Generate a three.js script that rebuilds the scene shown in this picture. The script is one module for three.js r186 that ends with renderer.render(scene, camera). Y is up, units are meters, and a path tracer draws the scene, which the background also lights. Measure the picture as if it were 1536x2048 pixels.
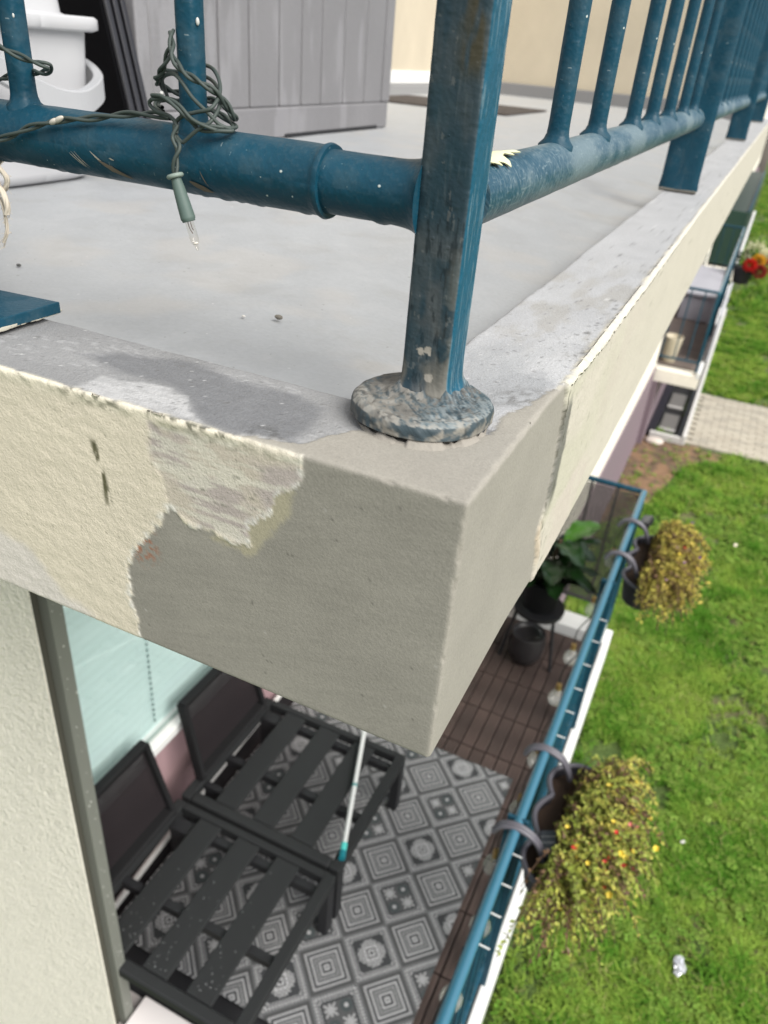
import * as THREE from 'three';
import { mergeGeometries, mergeVertices } from 'three/addons/utils/BufferGeometryUtils.js';
import { RoundedBoxGeometry } from 'three/addons/geometries/RoundedBoxGeometry.js';

// ---------------------------------------------------------------- camera, sky, sun, exposure
const scene = new THREE.Scene();
const camera = new THREE.PerspectiveCamera(67.163, 768 / 1024, 0.01, 400);
camera.rotation.order = 'YXZ';
camera.position.set(0.0969, 0.2062, 0.3490);
camera.rotation.set(THREE.MathUtils.degToRad(-31.016), THREE.MathUtils.degToRad(22.659), THREE.MathUtils.degToRad(5.1));
camera.focus = 0.56;
camera.userData.fStop = 8.5;
scene.add(camera);
const renderer = new THREE.WebGLRenderer({ antialias: true });
renderer.toneMapping = THREE.LinearToneMapping;
renderer.toneMappingExposure = 2.55;
renderer.shadowMap.enabled = true;

{ // overcast sky: an even bright cloud layer, a little brighter overhead than at the horizon
  const w = 64, h = 32, d = new Float32Array(w * h * 4);
  for (let j = 0; j < h; j++) for (let i = 0; i < w; i++) {
    const el = ((j + 0.5) / h - 0.5) * Math.PI, s = Math.sin(el), k = (j * w + i) * 4;
    const L = s > 0 ? 0.37 * (0.62 + 0.38 * s) : 0.1;
    d[k] = L * 0.955; d[k + 1] = L * 1.0; d[k + 2] = L * 1.08; d[k + 3] = 1;
  }
  const sky = new THREE.DataTexture(d, w, h, THREE.RGBAFormat, THREE.FloatType);
  sky.mapping = THREE.EquirectangularReflectionMapping; sky.magFilter = THREE.LinearFilter; sky.needsUpdate = true;
  scene.background = sky; scene.environment = sky;
}
const sun = new THREE.DirectionalLight(0xfffbf4, 2.2);
sun.position.set(8.2, 7.2, 1.4); sun.target.position.set(0, -1, -2);
sun.castShadow = true; sun.shadow.radius = 80;
Object.assign(sun.shadow.camera, { left: -14, right: 14, top: 14, bottom: -14, near: 0.1, far: 60 });
sun.shadow.mapSize.set(2048, 2048);
scene.add(sun, sun.target);

// ---------------------------------------------------------------- noise and helpers
function rng(seed) { let a = seed >>> 0; return () => { a = (a + 0x6D2B79F5) | 0; let t = Math.imul(a ^ (a >>> 15), 1 | a); t = (t + Math.imul(t ^ (t >>> 7), 61 | t)) ^ t; return ((t ^ (t >>> 14)) >>> 0) / 4294967296; }; }
function h2(x, y) { let n = Math.imul(x, 374761393) ^ Math.imul(y, 668265263); n = Math.imul(n ^ (n >>> 13), 1274126177); return ((n ^ (n >>> 16)) >>> 0) / 4294967295; }
function n2(x, y) {
  const xi = Math.floor(x), yi = Math.floor(y); let u = x - xi, v = y - yi; u = u * u * (3 - 2 * u); v = v * v * (3 - 2 * v);
  const a = h2(xi, yi), b = h2(xi + 1, yi), c = h2(xi, yi + 1), d = h2(xi + 1, yi + 1);
  return (a + (b - a) * u) * (1 - v) + (c + (d - c) * u) * v;
}
function f2(x, y, o = 4) { let s = 0, a = 0.5, t = 0; for (let i = 0; i < o; i++) { s += a * n2(x + i * 17.3, y - i * 9.1); t += a; a *= 0.5; x *= 2.03; y *= 2.03; } return s / t; }
const sm = (a, b, x) => { const t = Math.min(1, Math.max(0, (x - a) / (b - a))); return t * t * (3 - 2 * t); };
const mix = (a, b, t) => [a[0] + (b[0] - a[0]) * t, a[1] + (b[1] - a[1]) * t, a[2] + (b[2] - a[2]) * t];
const scl = (a, k) => [a[0] * k, a[1] * k, a[2] * k];
function sdPoly(px, py, P) { // signed distance, negative inside
  let d = 1e9, ins = false;
  for (let i = 0, j = P.length - 1; i < P.length; j = i++) {
    const ax = P[j][0], ay = P[j][1], bx = P[i][0], by = P[i][1], ex = bx - ax, ey = by - ay, wx = px - ax, wy = py - ay;
    const t = Math.min(1, Math.max(0, (wx * ex + wy * ey) / (ex * ex + ey * ey)));
    const qx = wx - ex * t, qy = wy - ey * t; d = Math.min(d, qx * qx + qy * qy);
    if ((ay > py) !== (by > py) && px < (bx - ax) * (py - ay) / (by - ay) + ax) ins = !ins;
  }
  return (ins ? -1 : 1) * Math.sqrt(d);
}
const used = new Map();
function numbered(n) { const k = used.get(n) || 0; used.set(n, k + 1); return k ? n + '_' + String(k).padStart(3, '0') : n; }
const roots = new Map();                                            // base point of every thing
function thing(name, label, category, base = [0, 0, 0], group) {
  const o = new THREE.Group(); o.name = numbered(name); o.position.set(...base); scene.add(o); roots.set(o, base);
  o.userData = { label, category }; if (group) o.userData.group = group; return o;
}
function part(name, geo, mat, parent) {                             // geometry in world coordinates; rebased to the thing
  let r = parent; while (!roots.has(r)) r = r.parent;
  const b = roots.get(r); const g = geo.clone ? geo : geo; g.translate(-b[0], -b[1], -b[2]);
  const m = new THREE.Mesh(g, mat); m.name = name; m.castShadow = m.receiveShadow = true; parent.add(m); return m;
}
function place(name, geo, mat, parent, pos, rot) {                  // a shared geometry set down at a point
  let r = parent; while (!roots.has(r)) r = r.parent;
  const b = roots.get(r); const m = new THREE.Mesh(geo, mat); m.name = name; m.castShadow = m.receiveShadow = true;
  m.position.set(pos[0] - b[0], pos[1] - b[1], pos[2] - b[2]); if (rot) m.rotation.set(...rot); parent.add(m); return m;
}
function single(name, geo, mat, label, category, group) {
  const m = new THREE.Mesh(geo, mat); m.name = numbered(name); m.castShadow = m.receiveShadow = true; scene.add(m);
  geo.computeBoundingBox(); const c = new THREE.Vector3(); geo.boundingBox.getCenter(c); c.y = geo.boundingBox.min.y;
  geo.translate(-c.x, -c.y, -c.z); m.position.copy(c); roots.set(m, [c.x, c.y, c.z]);
  m.userData = { label, category }; if (group) m.userData.group = group; return m;
}
function struct(name, geo, mat, label) { const m = new THREE.Mesh(geo, mat); m.name = numbered(name); m.receiveShadow = m.castShadow = true; m.userData = { kind: 'structure', label, category: 'ground' }; scene.add(m); roots.set(m, [0, 0, 0]); return m; }
function copyOf(o, pos, turn, label) { const c = o.clone(); c.name = numbered(o.name.replace(/_\d{3}$/, '')); c.position.set(...pos); c.rotation.y = turn; c.userData = { ...o.userData, label }; scene.add(c); roots.set(c, pos); return c; }

function boxUV(g) { // uv in metres from position and face direction
  g = g.index ? g.toNonIndexed() : g; const p = g.attributes.position, n = g.attributes.normal, uv = new Float32Array(p.count * 2);
  for (let i = 0; i < p.count; i++) {
    const ax = Math.abs(n.getX(i)), ay = Math.abs(n.getY(i)), az = Math.abs(n.getZ(i));
    if (ax >= ay && ax >= az) { uv[2 * i] = p.getZ(i); uv[2 * i + 1] = p.getY(i); }
    else if (ay >= az) { uv[2 * i] = p.getX(i); uv[2 * i + 1] = p.getZ(i); }
    else { uv[2 * i] = p.getX(i); uv[2 * i + 1] = p.getY(i); }
  }
  g.setAttribute('uv', new THREE.BufferAttribute(uv, 2)); return g;
}
function box(x0, x1, y0, y1, z0, z1, r = 0) { // world box with optional rounded edges
  const w = Math.abs(x1 - x0), h = Math.abs(y1 - y0), d = Math.abs(z1 - z0);
  const g = r ? new RoundedBoxGeometry(w, h, d, 2, Math.min(r, w / 2.01, h / 2.01, d / 2.01)) : new THREE.BoxGeometry(w, h, d);
  const q = boxUV(g.translate((x0 + x1) / 2, (y0 + y1) / 2, (z0 + z1) / 2)); q.deleteAttribute('uv1'); return q;
}
function merge(list) { return mergeGeometries(list.map(g => { const q = g.index ? g.toNonIndexed() : g; for (const k of Object.keys(q.attributes)) if (!['position', 'normal', 'uv'].includes(k)) q.deleteAttribute(k); return q; })); }
const V = (a) => new THREE.Vector3(a[0], a[1], a[2]);
// swept bar of any closed section; R(t, a) = radius at angle a; used for lumpy painted rods and posts
function sweep(a, b, rad, seg = 24, rings = 1, caps = true, up = null) {
  a = V(a); b = V(b); const dir = b.clone().sub(a), len = dir.length(); dir.normalize();
  const ref = up ? V(up) : (Math.abs(dir.y) > 0.9 ? new THREE.Vector3(1, 0, 0) : new THREE.Vector3(0, 1, 0));
  const s = new THREE.Vector3().crossVectors(ref, dir).normalize(), t = new THREE.Vector3().crossVectors(dir, s).normalize();
  const pos = [], uv = [], idx = []; const r0 = typeof rad === 'number' ? () => rad : rad;
  const c = new THREE.Vector3();
  for (let j = 0; j <= rings; j++) for (let i = 0; i <= seg; i++) {
    const f = j / rings, th = (i % seg) / seg * Math.PI * 2, r = r0(f, th, f * len);
    c.copy(a).addScaledVector(dir, f * len).addScaledVector(s, Math.cos(th) * r).addScaledVector(t, Math.sin(th) * r);
    pos.push(c.x, c.y, c.z); uv.push(i / seg * Math.PI * 2 * r0(0.5, 0, len / 2), f * len);
  }
  for (let j = 0; j < rings; j++) for (let i = 0; i < seg; i++) { const p = j * (seg + 1) + i, q = p + seg + 1; idx.push(p, p + 1, q, p + 1, q + 1, q); }
  const g = new THREE.BufferGeometry(); g.setAttribute('position', new THREE.Float32BufferAttribute(pos, 3)); g.setAttribute('uv', new THREE.Float32BufferAttribute(uv, 2)); g.setIndex(idx);
  g.computeVertexNormals();
  { const n = g.attributes.normal; for (let j = 0; j <= rings; j++) { const p = j * (seg + 1), q = p + seg; const x = n.getX(p) + n.getX(q), y = n.getY(p) + n.getY(q), z = n.getZ(p) + n.getZ(q), l = Math.hypot(x, y, z) || 1; n.setXYZ(p, x / l, y / l, z / l); n.setXYZ(q, x / l, y / l, z / l); } }
  if (!caps) return g.toNonIndexed();
  const out = [g.toNonIndexed()];
  for (const [j, sg] of [[0, -1], [rings, 1]]) {
    const cp = [], cu = [], cn = []; const cc = sg < 0 ? a : b;
    for (let i = 0; i < seg; i++) { const p = j * (seg + 1) + i; const A = [pos[3 * p], pos[3 * p + 1], pos[3 * p + 2]], B = [pos[3 * p + 3], pos[3 * p + 4], pos[3 * p + 5]]; const tri = sg > 0 ? [[cc.x, cc.y, cc.z], A, B] : [[cc.x, cc.y, cc.z], B, A]; for (const q of tri) { cp.push(...q); cu.push(q[0] + q[1], q[2]); cn.push(dir.x * sg, dir.y * sg, dir.z * sg); } }
    const k = new THREE.BufferGeometry(); k.setAttribute('position', new THREE.Float32BufferAttribute(cp, 3)); k.setAttribute('normal', new THREE.Float32BufferAttribute(cn, 3)); k.setAttribute('uv', new THREE.Float32BufferAttribute(cu, 2)); out.push(k);
  }
  return merge(out);
}
const sqr = (hw, k = 6) => (f, th) => hw / Math.pow(Math.pow(Math.abs(Math.cos(th)), k) + Math.pow(Math.abs(Math.sin(th)), k), 1 / k); // rounded square section
const rect = (hx, hy, k = 10) => (f, th) => 1 / Math.pow(Math.pow(Math.abs(Math.cos(th)) / hx, k) + Math.pow(Math.abs(Math.sin(th)) / hy, k), 1 / k);
function curveTube(pts, r, seg = 8, n = 60, closed = false) { const c = new THREE.CatmullRomCurve3(pts.map(V), closed, 'centripetal'); return new THREE.TubeGeometry(c, n, r, seg, closed).toNonIndexed(); }
function twisted(pts, r, off, turns, n = 160) { // two strands twisted round one path
  const c = new THREE.CatmullRomCurve3(pts.map(V), false, 'centripetal'), fr = c.computeFrenetFrames(n, false), out = [];
  for (let k = 0; k < 2; k++) { const q = []; for (let i = 0; i <= n; i++) { const p = c.getPointAt(i / n), a = i / n * turns * Math.PI * 2 + k * Math.PI; p.addScaledVector(fr.normals[i], Math.cos(a) * off).addScaledVector(fr.binormals[i], Math.sin(a) * off); q.push(p); } out.push(new THREE.TubeGeometry(new THREE.CatmullRomCurve3(q), n, r, 7).toNonIndexed()); }
  return merge(out);
}
function colorize(g, fn) { const p = g.attributes.position, n = g.attributes.normal, c = new Float32Array(p.count * 3); for (let i = 0; i < p.count; i++) { const k = fn(p.getX(i), p.getY(i), p.getZ(i), n.getX(i), n.getY(i), n.getZ(i)); c[3 * i] = k[0]; c[3 * i + 1] = k[1]; c[3 * i + 2] = k[2]; } g.setAttribute('color', new THREE.BufferAttribute(c, 3)); return g; }
const s8 = (v) => { v = Math.min(1, Math.max(0, v)); return Math.round(255 * (v <= 0.0031308 ? v * 12.92 : 1.055 * Math.pow(v, 1 / 2.4) - 0.055)); };
function tex(w, h, fn, size, clamp) { // fn(xm, ym) -> [r, g, b, height, rough]; size in metres
  const c = new Uint8Array(w * h * 4), b = new Uint8Array(w * h * 4);
  for (let j = 0; j < h; j++) for (let i = 0; i < w; i++) { const v = fn((i + 0.5) / w * size[0], (j + 0.5) / h * size[1]), k = 4 * (j * w + i); c[k] = s8(v[0]); c[k + 1] = s8(v[1]); c[k + 2] = s8(v[2]); c[k + 3] = 255; const q = Math.round(255 * Math.min(1, Math.max(0, v[3] ?? 0.5))); b[k] = q; b[k + 1] = Math.round(255 * Math.min(1, v[4] ?? 0.5)); b[k + 2] = 0; b[k + 3] = 255; }
  const mk = (d, cs) => { const t = new THREE.DataTexture(d, w, h, THREE.RGBAFormat); t.colorSpace = cs; t.wrapS = t.wrapT = clamp ? THREE.ClampToEdgeWrapping : THREE.MirroredRepeatWrapping; t.magFilter = THREE.LinearFilter; t.minFilter = THREE.LinearMipmapLinearFilter; t.generateMipmaps = true; t.repeat.set(1 / size[0], 1 / size[1]); t.needsUpdate = true; return t; };
  return { map: mk(c, THREE.SRGBColorSpace), bump: mk(b, THREE.NoColorSpace) };
}
const std = (o) => new THREE.MeshStandardMaterial(o);
const col = (r, g, b) => new THREE.Color().setRGB(r, g, b);
const plain = (c, rough = 0.6, metal = 0, o = {}) => std({ color: col(...c), roughness: rough, metalness: metal, ...o });

// ---------------------------------------------------------------- materials
const TEAL = [0.0058, 0.051, 0.085], MORTAR = [0.312, 0.293, 0.257], CREAM = [0.78, 0.70, 0.572];  // CREAM is the front paint, lightened to make up for weak front light
const M = {};
{
  const r = rng(7), specks = []; for (let i = 0; i < 150; i++) specks.push([r() * 0.4, r() * 0.4, 0.0003 + r() * r() * 0.0009, r()]);
  const grid = new Map(); for (const s of specks) { const k = Math.floor(s[0] / 0.01) + ',' + Math.floor(s[1] / 0.01); (grid.get(k) || grid.set(k, []).get(k)).push(s); }
  const t = tex(1024, 1024, (x, y) => {
    const big = f2(x * 22, y * 22, 3), fine = f2(x * 420, y * 420, 3), dust = sm(0.5, 0.78, f2(x * 60 + 9, y * 60, 4));
    let c = scl(TEAL, 0.8 + 0.45 * big); c = mix(c, [0.06, 0.10, 0.12], dust * 0.24 + sm(0.58, 0.74, fine) * 0.16);
    const sc = n2(x * 90 + y * 700, y * 60 - x * 500); if (sc > 0.965 && big > 0.52) c = mix(c, [0.33, 0.37, 0.38], 0.45);
    let h = 0.5 + 0.3 * (f2(x * 150, y * 150, 3) - 0.5) + 0.25 * (fine - 0.5);
    const gx = Math.floor(x / 0.01), gy = Math.floor(y / 0.01);
    for (let a = -1; a < 2; a++) for (let b = -1; b < 2; b++) for (const s of grid.get((gx + a) + ',' + (gy + b)) || []) { const d = Math.hypot(x - s[0], y - s[1]); if (d < s[2]) { c = s[3] > 0.5 ? [0.5, 0.53, 0.5] : mix(c, [0.2, 0.27, 0.3], 0.6); h += 0.2; } }
    return [...c, h, 0.38 + dust * 0.35 + 0.1 * fine];
  }, [0.4, 0.4]);
  M.teal = new THREE.MeshPhysicalMaterial({ map: t.map, bumpMap: t.bump, bumpScale: 0.0011, roughnessMap: t.bump, roughness: 1, specularIntensity: 0.55 });
  M.tealGloss = new THREE.MeshPhysicalMaterial({ color: col(0.040, 0.145, 0.215), bumpMap: t.bump, bumpScale: 0.0003, roughness: 0.24, specularIntensity: 1, clearcoat: 0.5, clearcoatRoughness: 0.2 });  // base colour lightened to paint in the sky sheen along the handrail
  const worn = tex(1024, 1024, (x, y) => { const big = f2(x * 34, y * 12, 3), fine = f2(x * 420, y * 420, 3), st = f2(x * 240, y * 900, 2), st2 = f2(x * 700 + 7, y * 70, 3); let c = scl(TEAL, 0.95 + 0.5 * big); c = mix(c, [0.15, 0.20, 0.22], sm(0.28, 0.62, big * 0.75 + fine * 0.25) * 0.74); c = mix(c, [0.22, 0.28, 0.30], sm(0.66, 0.78, st) * 0.35 + sm(0.74, 0.82, st2) * 0.5 + sm(0.72, 0.8, fine) * 0.3); return [...c, 0.5 + 0.4 * (fine - 0.5) + 0.2 * (st - 0.5), 0.38 + 0.2 * big]; }, [0.4, 0.4]);  // scratches and dust, plus a pale grey highlight painted into the colour
  M.tealWornSheen = std({ map: worn.map, bumpMap: worn.bump, bumpScale: 0.0012, roughnessMap: worn.bump, roughness: 1 });
  M.tealVC = new THREE.MeshPhysicalMaterial({ vertexColors: true, bumpMap: t.bump, bumpScale: 0.0012, roughness: 0.52, specularIntensity: 0.6 });
}
{ // fine grain shared by mortar, stucco and kerb
  const g = tex(1024, 1024, (x, y) => { const a = f2(x * 700, y * 700, 2), b = f2(x * 260, y * 330, 3), c = f2(x * 1500, y * 1500, 1); const v = 0.90 + 0.13 * (a - 0.5) + 0.12 * (c - 0.5); const pit = b < 0.2 ? 0.9 : 1; return [v * pit, v * pit, v * pit, 0.5 + 0.35 * (b - 0.5) + 0.6 * (a - 0.5) + 0.3 * (c - 0.5), 0.9]; }, [0.25, 0.25]);
  M.mortar = std({ vertexColors: true, map: g.map, bumpMap: g.bump, bumpScale: 0.00016, roughness: 0.94 });
  M.stucco = std({ vertexColors: true, map: g.map, bumpMap: g.bump, bumpScale: 0.0003, roughness: 0.62 });
  M.kerb = std({ vertexColors: true, map: g.map, bumpMap: g.bump, bumpScale: 0.0006, roughness: 0.7 });
}
{ // coarse house render
  const g = tex(1024, 1024, (x, y) => { const a = f2(x * 160, y * 150, 3), b = f2(x * 18, y * 18, 3), c = f2(x * 60, y * 46, 3); const v = 0.93 + 0.10 * b + 0.05 * (a - 0.5); const k = c < 0.22 ? 0.86 : 1; return [0.87 * v * k, 0.82 * v * k, 0.725 * v * k, 0.5 + 0.6 * (a - 0.5) + 0.4 * (c - 0.5), 0.9]; }, [0.6, 0.6]);
  M.render = std({ map: g.map, bumpMap: g.bump, bumpScale: 0.009, roughness: 0.85 });
  M.cream = std({ map: g.map, bumpMap: g.bump, bumpScale: 0.002, roughness: 0.8 });
}
{ const t = tex(256, 256, (x, y) => { const v = 0.92 + 0.16 * (f2(x * 8, y * 5, 4) - 0.5); return [0.55 * v, 0.485 * v, 0.375 * v, 0.5 + 0.4 * (f2(x * 120, y * 120, 2) - 0.5), 0.8]; }, [1, 1]); M.beige = std({ map: t.map, bumpMap: t.bump, bumpScale: 0.002, roughness: 0.75 }); }
M.plinth = plain([0.20, 0.150, 0.175], 0.8); M.pink = plain([0.36, 0.235, 0.25], 0.75);
M.white = plain([0.74, 0.74, 0.73], 0.45); M.unusedTeal = plain([0.50, 0.68, 0.665], 0.6);
M.recessShade = plain([0.06, 0.058, 0.045], 0.8); M.greyTrim = plain([0.165, 0.17, 0.15], 0.55); M.black = plain([0.012, 0.012, 0.014], 0.55); M.dark = new THREE.MeshPhysicalMaterial({ color: col(0.013, 0.013, 0.014), roughness: 0.7, specularIntensity: 0.35 });
M.pane = new THREE.MeshPhysicalMaterial({ color: 0xffffff, transmission: 1, thickness: 0, roughness: 0.03, ior: 1.5 });
M.bulb = new THREE.MeshPhysicalMaterial({ color: col(0.97, 0.96, 0.94), transmission: 1, thickness: 0, roughness: 0.02, ior: 1.5 });
M.bulbBig = new THREE.MeshPhysicalMaterial({ color: col(0.9, 0.9, 0.88), transmission: 0.82, thickness: 0, roughness: 0.12, ior: 1.5, clearcoat: 1 });
M.brass = plain([0.45, 0.3, 0.12], 0.35, 0.8);
M.soil = plain([0.045, 0.026, 0.016], 0.95);
const leafMat = (o = {}) => new THREE.MeshPhysicalMaterial({ vertexColors: true, roughness: 0.6, side: THREE.DoubleSide, ...o });
M.leaf = leafMat(); M.gloss = leafMat({ roughness: 0.28 });

// ---------------------------------------------------------------- ground, path, lawn
const GY = -4.1;
const bare = (x, z) => sm(0.50, 0.66, f2(x * 1.9 + 40, z * 1.3 + 11, 4));
const soilP = [[-0.62, -7.2], [-0.3, -7.6], [0.02, -8.6], [0.12, -9.3], [0.55, -9.75], [0.62, -10.05], [-0.1, -10.1], [-0.62, -10.1]];
const soilD = (x, z) => sdPoly(x, z, soilP) + 0.22 * (f2(x * 5, z * 5, 3) - 0.5);
{
  const t = tex(1024, 1024, (x, y) => { const n = f2(x * 14, y * 14, 4), b = f2(x * 3 + 5, y * 3, 3), f = f2(x * 120, y * 120, 2); let c = mix([0.052, 0.092, 0.018], [0.085, 0.13, 0.026], n); c = mix(c, [0.16, 0.12, 0.07], sm(0.6, 0.8, b) * 0.55); c = scl(c, 0.75 + 0.5 * f); return [...c, f, 0.95]; }, [4, 4]);
  M.lawn = std({ map: t.map, bumpMap: t.bump, bumpScale: 0.02, roughness: 0.95 });
  const g = new THREE.PlaneGeometry(160, 200, 8, 8).rotateX(-Math.PI / 2).translate(30, GY, -60); const uv = g.attributes.uv, p = g.attributes.position; for (let i = 0; i < p.count; i++) uv.setXY(i, p.getX(i), p.getZ(i));
  struct('ground', g, M.lawn, 'flat lawn soil under the grass below the balconies');
}
{ // bare soil bed between the lawn and the plinth
  const n = 70, pos = [], c = [], idx = [];
  for (let j = 0; j <= n; j++) for (let i = 0; i <= n; i++) { const x = -0.75 + 1.6 * i / n, z = -10.3 + 3.4 * j / n, d = soilD(x, z); pos.push(x, GY + 0.004 + (d < 0 ? 0.03 * f2(x * 14, z * 14, 3) * sm(0, 0.1, -d) : -0.05), z); const k = f2(x * 9, z * 9, 4); c.push(...mix([0.105, 0.070, 0.045], [0.21, 0.125, 0.07], sm(0.35, 0.7, k))); }
  for (let j = 0; j < n; j++) for (let i = 0; i < n; i++) { const a = j * (n + 1) + i; idx.push(a, a + n + 1, a + 1, a + 1, a + n + 1, a + n + 2); }
  const g = new THREE.BufferGeometry(); g.setAttribute('position', new THREE.Float32BufferAttribute(pos, 3)); g.setAttribute('color', new THREE.Float32BufferAttribute(c, 3)); g.setIndex(idx); g.computeVertexNormals();
  struct('soil_bed', g, std({ vertexColors: true, roughness: 0.95 }), 'bare reddish soil between the lawn and the building plinth');
}
{ // paved path
  const p = struct('garden_path', box(0.03, 6, GY - 0.05, GY + 0.006, -12.2, -10.1), plain([0.20, 0.19, 0.16], 0.95), 'grey block paved path crossing the lawn');
  const r = rng(5), geos = [0, 1, 2].map(k => boxUV(new RoundedBoxGeometry(0.196, 0.05, 0.096, 1, 0.008)));
  const mats = [[0.36, 0.325, 0.265], [0.40, 0.365, 0.30], [0.32, 0.295, 0.245], [0.375, 0.34, 0.28]].map(c => plain(c, 0.9));
  const rest = [];
  for (let j = 0; j < 21; j++) for (let i = 0; i < 29; i++) {
    const x = 0.13 + i * 0.2 + (j % 2) * 0.1, z = -10.15 - j * 0.1, y = GY + 0.004 + r() * 0.006;
    if (i < 9) place('paver', geos[i % 3], mats[Math.floor(r() * 4)], p, [x, y, z], [0, (r() - 0.5) * 0.03, 0]);
    else rest.push(geos[0].clone().translate(x, y, z));
  }
  const m = part('paver_field', merge(rest), mats[0], p); m.userData.kind = 'stuff';
}
{ // grass: instanced tufts
  const r = rng(11), blades = [];
  const tuft = (seed, wide) => { const q = rng(seed), pos = [], nn = []; for (let k = 0; k < 7; k++) { const a = q() * 6.28, l = 0.034 + q() * 0.04, w = (0.0022 + q() * 0.0018) * wide, lean = 0.25 + q() * 0.9, dx = Math.cos(a), dz = Math.sin(a), ox = (q() - 0.5) * 0.03, oz = (q() - 0.5) * 0.03; const P = (u, s) => [ox + dx * lean * l * u * u - dz * w * s * (1 - u * 0.85), l * u * (1 - 0.25 * lean * u), oz + dz * lean * l * u * u + dx * w * s * (1 - u * 0.85)]; for (const [u0, u1] of [[0, 0.55], [0.55, 1]]) { const A = P(u0, -1), B = P(u0, 1), C = P(u1, 1), D = P(u1, -1); pos.push(...A, ...B, ...C, ...A, ...C, ...D); } } const g = new THREE.BufferGeometry(); g.setAttribute('position', new THREE.Float32BufferAttribute(pos, 3)); g.computeVertexNormals(); return g; };
  const mat = new THREE.MeshPhysicalMaterial({ color: 0xffffff, roughness: 0.8, specularIntensity: 0.12, side: THREE.DoubleSide });
  const spots = [];
  const inPath = (x, z) => x > 0.02 && z < -10.05 && z > -12.25;
  const add = (x0, x1, z0, z1, n, s) => { for (let i = 0; i < n; i++) { const x = x0 + r() * (x1 - x0), z = z0 + r() * (z1 - z0); if (inPath(x, z) || soilD(x, z) < 0.02 && r() < 0.93) continue; if (x < 0.0 && z > -4.25 || x < -0.05 && z < -9.6) continue; const clump = f2(x * 5 + 3, z * 5, 3); if (r() < bare(x, z) * 0.85 + (clump < 0.36 ? 0.4 : 0)) continue; spots.push([x, z, s * (0.35 + 1.0 * f2(x * 6 + 2, z * 6, 3) + 0.45 * r())]); } };
  add(-0.5, 1.75, -8, -1.2, 46000, 1); add(-0.55, 1.7, -18, -8, 24000, 1.3); add(-0.3, 1.7, -60, -18, 16000, 2.0); add(1.7, 5, -14, -0.5, 16000, 1.5);
  const im = new THREE.InstancedMesh(tuft(3, 1.3), mat, spots.length), o = new THREE.Object3D(), c = new THREE.Color();
  spots.forEach(([x, z, s], i) => { o.position.set(x, GY - 0.004, z); o.rotation.set((r() - 0.5) * 0.4, r() * 6.28, (r() - 0.5) * 0.4); o.scale.setScalar(s); o.updateMatrix(); im.setMatrixAt(i, o.matrix); const t = 0.55 * f2(x * 6 + 2, z * 6, 3) + 0.45 * f2(x * 1.7, z * 1.7 + 9, 3), y = r(); let k = mix([0.225, 0.335, 0.052], [0.065, 0.175, 0.016], sm(0.34, 0.66, t + 0.3 * (y - 0.5))); if (y < 0.06) k = mix(k, [0.28, 0.25, 0.11], 0.7); k = scl(k, 0.75 + 0.5 * r()); im.setColorAt(i, c.setRGB(...k)); });
  { // broad leaved weeds between the grass
    const pos = [], q = rng(19); for (let k = 0; k < 6; k++) { const a = k * 1.05 + q() * 0.5, R0 = 0.006 + q() * 0.007, cx = Math.cos(a) * R0 * 1.5, cz = Math.sin(a) * R0 * 1.5, hy = 0.012 + q() * 0.022; for (let j = 0; j < 6; j++) { const b0 = j / 6 * 6.283, b1 = (j + 1) / 6 * 6.283; pos.push(cx, hy, cz, cx + Math.cos(b1) * R0 * 0.8, hy + 0.003, cz + Math.sin(b1) * R0 * 0.8, cx + Math.cos(b0) * R0 * 0.8, hy + 0.003, cz + Math.sin(b0) * R0 * 0.8); } }
    const g = new THREE.BufferGeometry(); g.setAttribute('position', new THREE.Float32BufferAttribute(pos, 3)); g.computeVertexNormals();
    const list = []; for (let i = 0; i < 30000; i++) { const x = -0.4 + q() * 2.3, z = -1.4 - q() * 9; if (x < 0.02 && z > -4.2 || inPath(x, z) || soilD(x, z) < 0.05 && q() < 0.9) continue; if (f2(x * 3.4 + 21, z * 3.4, 3) + 0.25 * (q() - 0.5) < 0.52) continue; list.push([x, z]); }
    const wm = new THREE.InstancedMesh(g, mat, list.length); list.forEach(([x, z], i) => { o.position.set(x, GY + q() * 0.025, z); o.rotation.set((q() - 0.5) * 0.5, q() * 6.28, (q() - 0.5) * 0.5); o.scale.setScalar(0.6 + q() * 0.8); o.updateMatrix(); wm.setMatrixAt(i, o.matrix); wm.setColorAt(i, c.setRGB(...scl(mix([0.085, 0.19, 0.022], [0.19, 0.28, 0.055], q()), 0.7 + 0.5 * q()))); });
    wm.name = 'lawn_weeds'; wm.receiveShadow = wm.castShadow = true; wm.userData = { kind: 'stuff', label: 'low round leaved weeds and clover in the lawn', category: 'weeds' }; scene.add(wm);
  }
  im.name = 'grass'; im.receiveShadow = im.castShadow = true; im.userData = { kind: 'stuff', label: 'patchy green lawn grass beside the balconies', category: 'grass' }; scene.add(im);
}

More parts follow.
